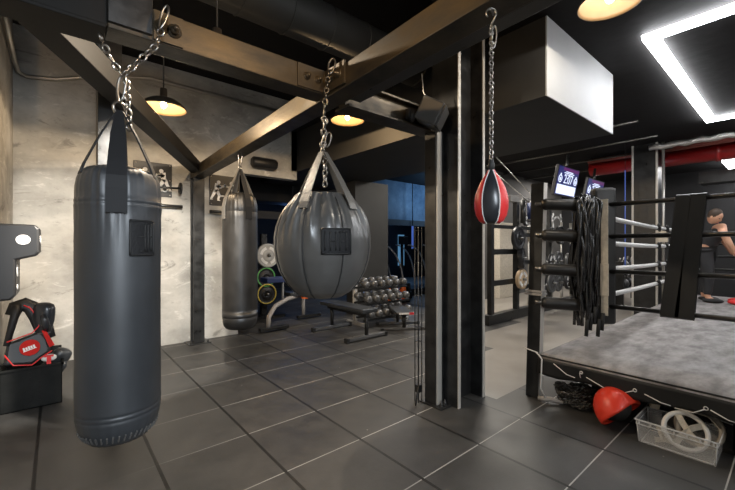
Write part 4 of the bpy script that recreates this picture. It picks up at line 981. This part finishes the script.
def plate(loc, r, th, label, m, m2=None, axis='y', group='weight plates on the rig', rz=0.):
    t = thing('weight_plate', label, 'weight plate', loc, rz, group)
    Tm = Matrix.Rotation(PI / 2, 4, 'X')
    MB().lathe([(.026, -th / 2), (r * .45, -th / 2), (r * .48, -th / 3), (r * .8, -th / 3), (r * .84, -th / 2), (r * .97, -th / 2), (r, -th / 3), (r, th / 3), (r * .97, th / 2), (r * .84, th / 2), (r * .8, th / 3), (r * .48, th / 3), (r * .45, th / 2), (.026, th / 2), (.026, -th / 2)], 36, (0, 0, 0), None, 0, Tm).build('disc', m, t)
    MB().lathe([(.02, -th / 2 - .004), (.05, -th / 2 - .004), (.05, -th / 2), (.02, -th / 2)], 20, (0, 0, 0), None, 0, Tm).rod((0, -.09, 0), (0, .05, 0), .024, 12).build('hub', 'chrome', t)
    if m2:
        b = MB()
        for k in range(4):
            a0_ = k * PI / 2 + .3
            pts = [(r * .64 * math.cos(a0_ + .28 * j), -th / 2 - .001, r * .64 * math.sin(a0_ + .28 * j)) for j in range(5)]; b.ribbon(pts, .05, .004, (0, 0, 1) if False else [(math.cos(a0_ + .28 * j), 0, math.sin(a0_ + .28 * j)) for j in range(5)])
        b.build('lettering', m2, t)
    return t
plate((6.13, 3.18, 1.42), .20, .06, 'black weight plate with chrome hub right of the speed bag', 'plate_black', None)
plate((6.25, 3.18, .70), .175, .06, 'tan weight plate low beside the ring post', 'plate_wood', 'white_vinyl')
plate((6.22, 3.17, 1.07), .18, .10, 'thick black plate between the tan and the chrome hubbed plates', 'plate_black', None, rz=.35)
plate((6.42, 3.18, 1.74), .10, .05, 'small black plate high on the rig beside the ring post', 'plate_black', 'white_vinyl')
rnd = random.Random(31); k_ = 0
nm_row = {.55: 'lowest', .98: 'middle', 1.5: 'upper'}
ordn = ['first', 'second', 'third', 'fourth', 'fifth', 'sixth', 'seventh', 'eighth', 'ninth', 'tenth']
for z in (.55, .98, 1.5):
    for i, u in enumerate((7.05, 7.42, 7.8, 8.3, 8.75, 9.3, 9.8)):
        m_ = rnd.choice(['plate_black', 'hex', 'plate_white', 'hex', 'plate_black'])
        plate((u + rnd.uniform(-.05, .05), 3.18, z), rnd.choice((.11, .15, .19)), rnd.choice((.04, .06)), '%s weight plate from the left on the %s rig row behind the ring' % (ordn[i], nm_row[z]), m_, 'white_vinyl' if m_ == 'plate_black' and rnd.random() < .6 else None)
t = thing('foam_roller', 'navy foam roller hanging behind the speed bag', 'foam roller', (6.48, 3.12, 1.88), 0, 'rollers on the rig'); MB().rod((0, 0, -.17), (0, 0, .17), .07, 20).build('roller', 'navy', t); MB().torus((0, .0, .18), .03, .008, 'y').build('loop', 'white_vinyl', t)
t = thing('foam_roller', 'thin dark mat roll hanging left of the navy roller', 'foam roller', (6.18, 3.12, 1.88), 0, 'rollers on the rig'); MB().rod((0, 0, -.2), (0, 0, .2), .045, 20).build('roller', 'steel', t); MB().torus((0, .0, .21), .025, .006, 'y').build('loop', 'conduit', t)
for dx, l in ((0, 'upper thin white cable slanting down behind the speed bag'), (.28, 'lower thin white cable slanting down behind the speed bag')):
    b = MB(); b.rod((5.45 - dx, 3.2, 2.72 - dx * .6), (7.15 - dx, 3.24, 2.06 - dx * .15), .009, 6); tag(b.build('rope_cable', 'conduit'), l, 'cable', 'cables behind the speed bag')
b = MB(); b.box((8.2, 4.72, 0), (8.85, 4.895, 1.85)); tag(b.build('locker', 'cream', bevel=.01), 'pale grey locker panel against the partition wall', 'locker')
t = thing('wall_decal', 'pair of small white boxer decals on the grey wall between the ring pads', 'wall decal', (11.85, 4.9, 2.0))
T = Matrix(((2, 0, 0, 0), (0, 0, -2, -.001), (0, 2, 0, 0), (0, 0, 0, 1)))
poly_obj(t, 'left_boxer', boxer(-.15, 1), 'white_paint', T, .002); poly_obj(t, 'right_boxer', boxer(.15, -1), 'white_paint', T, .002)
for i, u in enumerate((7.0, 7.5, 8.0, 8.5, 9.0, 9.5)):
    t = thing('barbell', '%s upright chrome barbell from the left stored at the rig' % ordn[i], 'barbell', (u, 3.42, .02), 0, 'barbells stored upright')
    MB().rod((0, 0, 0), (0, 0, 1.75), .015, 8).build('bar', 'conduit', t); MB().rod((0, 0, 1.35), (0, 0, 1.78), .028, 10).build('sleeve', 'conduit', t); MB().rod((0, 0, 0), (0, 0, .4), .028, 10).build('sleeve', 'conduit', t)
# barbell rack with kettlebells further along, seen between the ropes
t = thing('kettlebell_rack', 'dark rack shelf behind the ring ropes', 'rack', (9.9, 2.55, 0))
for z in (.35, .75): MB().box((-.9, -.16, z), (.9, .16, z + .03)).build('shelf', 'steel', t)
for x in (-.88, .88): MB().box((x - .03, -.16, 0), (x + .03, .16, .95)).build('side_frame', 'steel', t)
def kettlebell(loc, r, label, m, group):
    t = thing('kettlebell', label, 'kettlebell', loc, 0, group)
    MB().lathe([(0, 0), (r * .7, 0), (r * .95, r * .5), (r, r * .95), (r * .85, r * 1.5), (r * .5, r * 1.85), (0, r * 1.95)], 20).build('bell', m, t)
    MB().tube([(-r * .5, 0, r * 1.6), (-r * .62, 0, r * 2.1), (-r * .4, 0, r * 2.6), (r * .4, 0, r * 2.6), (r * .62, 0, r * 2.1), (r * .5, 0, r * 1.6)], r * .16, 8).build('handle', 'chrome', t)
for zi, z in enumerate((.38, .78)):
    for i in range(6): kettlebell((9.2 + .27 * i, 2.5, z), .09 + .005 * (i % 3), '%s kettlebell from the left on the %s shelf behind the ropes' % (ordn[i], ('lower', 'upper')[zi]), ['plate_black', 'hex', 'plate_black'][i % 3], 'kettlebells behind the ropes')

# ------------------------------------------------------------------ dumbbells, benches, plate tree, machines
dr = thing('dumbbell_rack', 'three tier dumbbell rack against the grey pier', 'dumbbell rack', (4.3, 4.66, 0))
for u in (3.74, 4.66):
    MB().box((u - .025, 4.70, 0), (u + .025, 4.76, .74)).build('upright', 'rope_grey', dr, world=True); MB().box((u - .03, 4.42, 0), (u + .03, 4.92, .05)).build('foot', 'rope_grey', dr, world=True)
tiers = ((.56, 4.56), (.33, 4.50), (.10, 4.44))
for z, v in tiers: MB().box((3.66, v - .05, z), (4.74, v - .02, z + .03)).box((3.66, v + .13, z + .03), (4.74, v + .16, z + .06)).build('tier', 'steel', dr, world=True)
def dumbbell(loc, r, label, group):
    t = thing('dumbbell', label, 'dumbbell', loc, 0, group); T = Matrix.Rotation(.12, 4, 'X')
    for s_ in (-1, 1): MB().lathe([(0, -.055), (r * .8, -.055), (r, -.035), (r, .035), (r * .8, .055), (0, .055)], 8, (0, 0, 0), None, 0, T @ Matrix.Translation((0, s_ * .125, 0)) @ Matrix.Rotation(PI / 2, 4, 'X') @ Matrix.Rotation(PI / 8, 4, 'Z')).build('head', 'hex', t)
    MB().rod((0, -.08, 0), (0, .08, 0), .015, 10, 0, T).build('handle', 'chrome', t)
for ti, (z, v) in enumerate(tiers):
    for i in range(6): dumbbell((3.76 + .17 * i, v + .05, z + .125), .062 + .003 * (i % 2) - .006 * (ti == 0), '%s dumbbell from the left on the %s tier of the rack' % (ordn[i], ('top', 'middle', 'bottom')[ti]), 'dumbbells on the rack')
def flat_bench(loc, rz, label, L=1.05, pad='leather_black', tagm=None, hs=1.):
    t = thing('weight_bench', label, 'weight bench', loc, rz)
    MB().box((-.14, 0, .37), (.14, L, .43)).build('pad', pad, t, bevel=.015)
    MB().box((-.03, .05, .31), (.03, L - .05, .37)).build('rail', 'steel', t)
    for y in (.10, L - .12):
        MB().tube([(0, y, .33), (0, y - .02, .25), (0, y - .02, .04)], .028, 10).build('leg', 'steel', t)
        f = MB().box((-.34, y - .05, .015), (.34, y + .01, .06)).build('foot', 'hex', t, bevel=.005)
        for x in (-.34, .34): MB().cbox((x, y - .02, .03), (.04, .075, .06)).build('foot_cap', 'rubber', f)
    t.scale = (1, 1, hs)
    if tagm:
        MB().box((-.10, -.004, .38), (.06, .001, .42)).build('label', 'white_paint', t); MB().box((.06, -.004, .375), (.13, .001, .425)).build('label', 'pink', t)
    return t
flat_bench((3.27, 3.80, 0), 0, 'black flat weight bench in front of the dumbbell rack')
flat_bench((4.02, 3.86, 0), -.55, 'flat weight bench with a white and red end label', .64, 'leather_black', True, .66)
ib = thing('adjustable_bench', 'adjustable weight bench half hidden by the slimmer bag', 'weight bench', (2.9, 5.6, 0))
W_ = lambda *p: tuple(p)
MB().box((2.28, 5.10, .02), (2.74, 5.19, .07)).build('foot', 'steel', ib, bevel=.004, world=True); MB().box((3.20, 5.62, .02), (3.66, 5.70, .07)).build('foot', 'steel', ib, bevel=.004, world=True)
MB().tube([(2.42, 5.16, .05), (2.44, 5.18, .22), (2.62, 5.34, .34), (2.95, 5.55, .40), (3.3, 5.72, .41)], .035, 10).build('spine', 'rope_grey', ib, world=True).data.materials[0] = M['tape']
MB().rod((3.34, 5.70, .06), (3.34, 5.70, .42), .03, 10).build('leg', 'tape', ib, world=True)
MB().rod((2.92, 5.66, .36), (2.92, 5.66, .78), .018, 10).build('support_post', 'rope_grey', ib, world=True)
MB().box((3.02, 5.58, .42), (3.42, 5.85, .49)).build('seat', 'leather_black', ib, bevel=.012, world=True)
MB().box((2.50, 5.36, .70), (2.98, 5.62, .78)).build('backrest', 'navy', ib, bevel=.012, world=True); MB().cbox((3.28, 5.55, .40), (.10, .05, .05)).build('adjust_knob', 'orange', ib, world=True)
pt = thing('plate_tree', 'black plate tree holding bumper plates in the blue room', 'plate tree', (2.88, 6.32, 0))
MB().box((-.05, -.03, 0), (.05, .06, 1.5)).build('post', 'steel', pt); MB().box((-.3, -.25, 0), (.3, .25, .05)).build('base', 'steel', pt)
def bumper(loc, r, label, m, stripe, letters=True):
    t = plate(loc, r, .07, label, m, 'plate_ring' if letters else None, group='plates on the tree')
    if stripe: MB().torus((0, -.034, 0), r * .86, .012, 'y', 36, 6).build('stripe', stripe, t)
bumper((2.91, 6.22, 1.11), .215, 'pale grey bumper plate right of the slimmer bag', 'plate_white', None)
bumper((2.88, 6.25, .72), .19, 'black bumper plate with green stripe below the pale one', 'plate_black', 'green', False)
bumper((2.89, 6.24, .42), .20, 'black bumper plate with yellow stripe near the floor', 'plate_black', 'yellow', False)
# orange kettlebells on a low shelf
t = thing('low_shelf', 'low black shelf of orange weights in the blue room', 'shelf', (5.55, 5.9, 0))
MB().box((-.35, -.15, .40), (.6, .15, .43)).build('board', 'steel', t); MB().box((-.35, -.15, .03), (.6, .15, .05)).build('board', 'steel', t)
for x in (-.35, .57): MB().box((x, -.15, 0), (x + .03, .15, .43)).build('side', 'steel', t)
for r_, z in enumerate((.05, .23)):
    for c_, x in enumerate((5.50, 5.74, 5.98)):
        kettlebell((x, 5.82, z), .078, 'orange kettlebell, %s of the %s row on the low shelf' % (('left', 'middle', 'right')[c_], ('bottom', 'top')[r_]), 'orange', 'orange kettlebells')
t = thing('weight_bag', 'bright red bag on top of the low shelf', 'bag', (5.95, 5.85, .43)); MB().ball((0, 0, .05), (.15, .07, .05)).build('sack', 'pink', t); MB().tube([(-.06, 0, .09), (0, 0, .14), (.06, 0, .09)], .01, 8).build('handle', 'rubber', t)
t = thing('weight_bag', 'white bag on top of the low shelf', 'bag', (5.62, 5.85, .43)); MB().ball((0, 0, .04), (.09, .07, .04)).build('sack', 'plate_ring', t); MB().tube([(-.04, 0, .07), (0, 0, .10), (.04, 0, .07)], .01, 8).build('handle', 'rubber', t)
# cardio machines with curved rails
for i, (u, v) in enumerate(((5.9, 6.4), (7.1, 6.7), (8.3, 6.8))):
    t = thing('cardio_machine', '%s cardio machine with curved pale rails in the blue room' % ('left', 'middle', 'right')[i], 'exercise machine', (u, v, 0), 0, 'cardio machines in the blue room')
    for y in (-.22, .22): MB().tube([(-.25 + .72 * math.sin(a), y, .25 + 1.05 * math.cos(a) ** 1) for a in [j * PI / 2 / 10 for j in range(11)]], .018, 8).build('rail', 'rope_grey', t)
    MB().box((-.4, -.3, 0), (.7, .3, .18)).build('base', 'plastic_black', t, bevel=.02); MB().rod((-.25, 0, .15), (-.25, 0, 1.35), .04, 12).build('mast', 'steel', t)
    MB().cbox((-.25, -.04, 1.42), (.3, .06, .22)).build('console', 'plastic_black', t, bevel=.01)
# blue tubes and blue lit glazing at the back
for u, v, z0, z1, l in ((3.62, 6.6, 1.15, 2.0, 'slim blue light tube right of the slimmer bag'), (7.9, 7.3, 1.2, 1.85, 'blue light tube beyond the wall pier'), (7.55, 1.98, .9, 2.6, 'thin blue light tube beside the far black column')):
    r = .03 if v > 5 else .007
    t = thing('light_tube', l, 'light', (u, v, z0)); MB().rod((0, 0, 0), (0, 0, z1 - z0), r, 12).build('tube', 'blue_tube', t); MB().rod((0, 0, -.05), (0, 0, 0), r * 1.2, 12).build('cap', 'steel', t); MB().rod((0, 0, z1 - z0), (0, 0, 3.1 - z0), r * .4, 8).build('hanger', 'steel', t)
b = MB(); b.box((6.4, 7.5, 2.0), (10.5, 7.6, 3.13)); structure(b, 'wall_panel', 'blue_wall', 'mottled blue panel high in the blue lit room')
for i in range(4):
    u = 6.6 + 1.2 * i; t = MB(); t.box((u, 10.1, .5), (u + .25, 10.2, 1.7)); tag(t.build('window_%d' % (i + 4), 'blue_soft'), 'narrow blue lit window', None, None, 'structure')
b = MB(); b.box((1.3, 7.36, 1.86), (12, 7.49, 2.02)); structure(b, 'beam_back', 'grey_wall', 'pale cross beam in the blue lit room')
b = MB(); b.box((2.0, 6.7, 2.15), (4.8, 7.2, 3.1)); tag(b.build('air_handler', 'dark_wall', bevel=.02), 'dark air handling box under the ceiling of the blue room', 'air unit', kind='structure')

# ------------------------------------------------------------------ lights beyond the lamps in view, some added as fill
light('POINT', 'blue_lamp', (4.2, 7.6, 2.1), 22, (.16, .38, 1), .25)
light('POINT', 'blue_lamp', (8.4, 6.5, 2.7), 38, (.32, .60, 1), .3)
light('POINT', 'blue_lamp', (8.5, 9.0, 2.0), 40, (.2, .45, 1), .3)
light('AREA', 'ceiling_lamp', (6.4, 4.1, 3.08), 130, (1, .93, .82), .8, None, (6.4, 4.1, 0), 1.6)
light('AREA', 'ceiling_lamp', (3.7, 4.2, 2.46), 12, (1, .95, .88), .5, None, (3.7, 4.2, 0))
light('AREA', 'ceiling_lamp', (10.5, 3.9, 3.08), 60, (1, .95, .9), 1., None, (10.5, 3.9, 0))
light('AREA', 'ceiling_lamp', (11, .5, 3.08), 60, (1, .97, .95), 1., None, (11, .5, 0))
light('AREA', 'fill_light', (1.9, -2.6, 2.9), 34, (.95, .98, 1), .25, None, (1.2, 2.0, .8), 2.2)  # general fill added behind the camera, not a lamp of the room
light('AREA', 'fill_light', (-.15, -1.9, 2.3), 32, (.82, .91, 1), .25, None, (.25, 2.2, .5), 1.6, math.radians(80))  # second added fill, behind the camera on the left
light('SPOT', 'unseen_spot', (.95, .75, 2.52), 60, (1, .62, .27), .04, None, (.78, 1.95, 2.33), blend=.8, spot=math.radians(62))
light('SPOT', 'unseen_spot', (.45, .75, 2.55), 42, (1, .62, .27), .04, None, (1.30, 1.25, 2.40), blend=.8, spot=math.radians(70))
light('SPOT', 'unseen_spot', (.70, 2.25, 2.18), 420, (1, .94, .84), .04, None, (.32, 5.33, .35), blend=.35, spot=math.radians(66))  # added spot without a fitting, brightens the lower back wall
w = bpy.data.worlds.new('world'); S.world = w; w.use_nodes = True; w.node_tree.nodes['Background'].inputs[0].default_value = (.02, .022, .026, 1); w.node_tree.nodes['Background'].inputs[1].default_value = 1.

S.view_settings.view_transform = 'Standard'; S.view_settings.look = 'None'; S.view_settings.gamma = 1; S.view_settings.exposure = 0.1
S.view_settings.use_curve_mapping = False
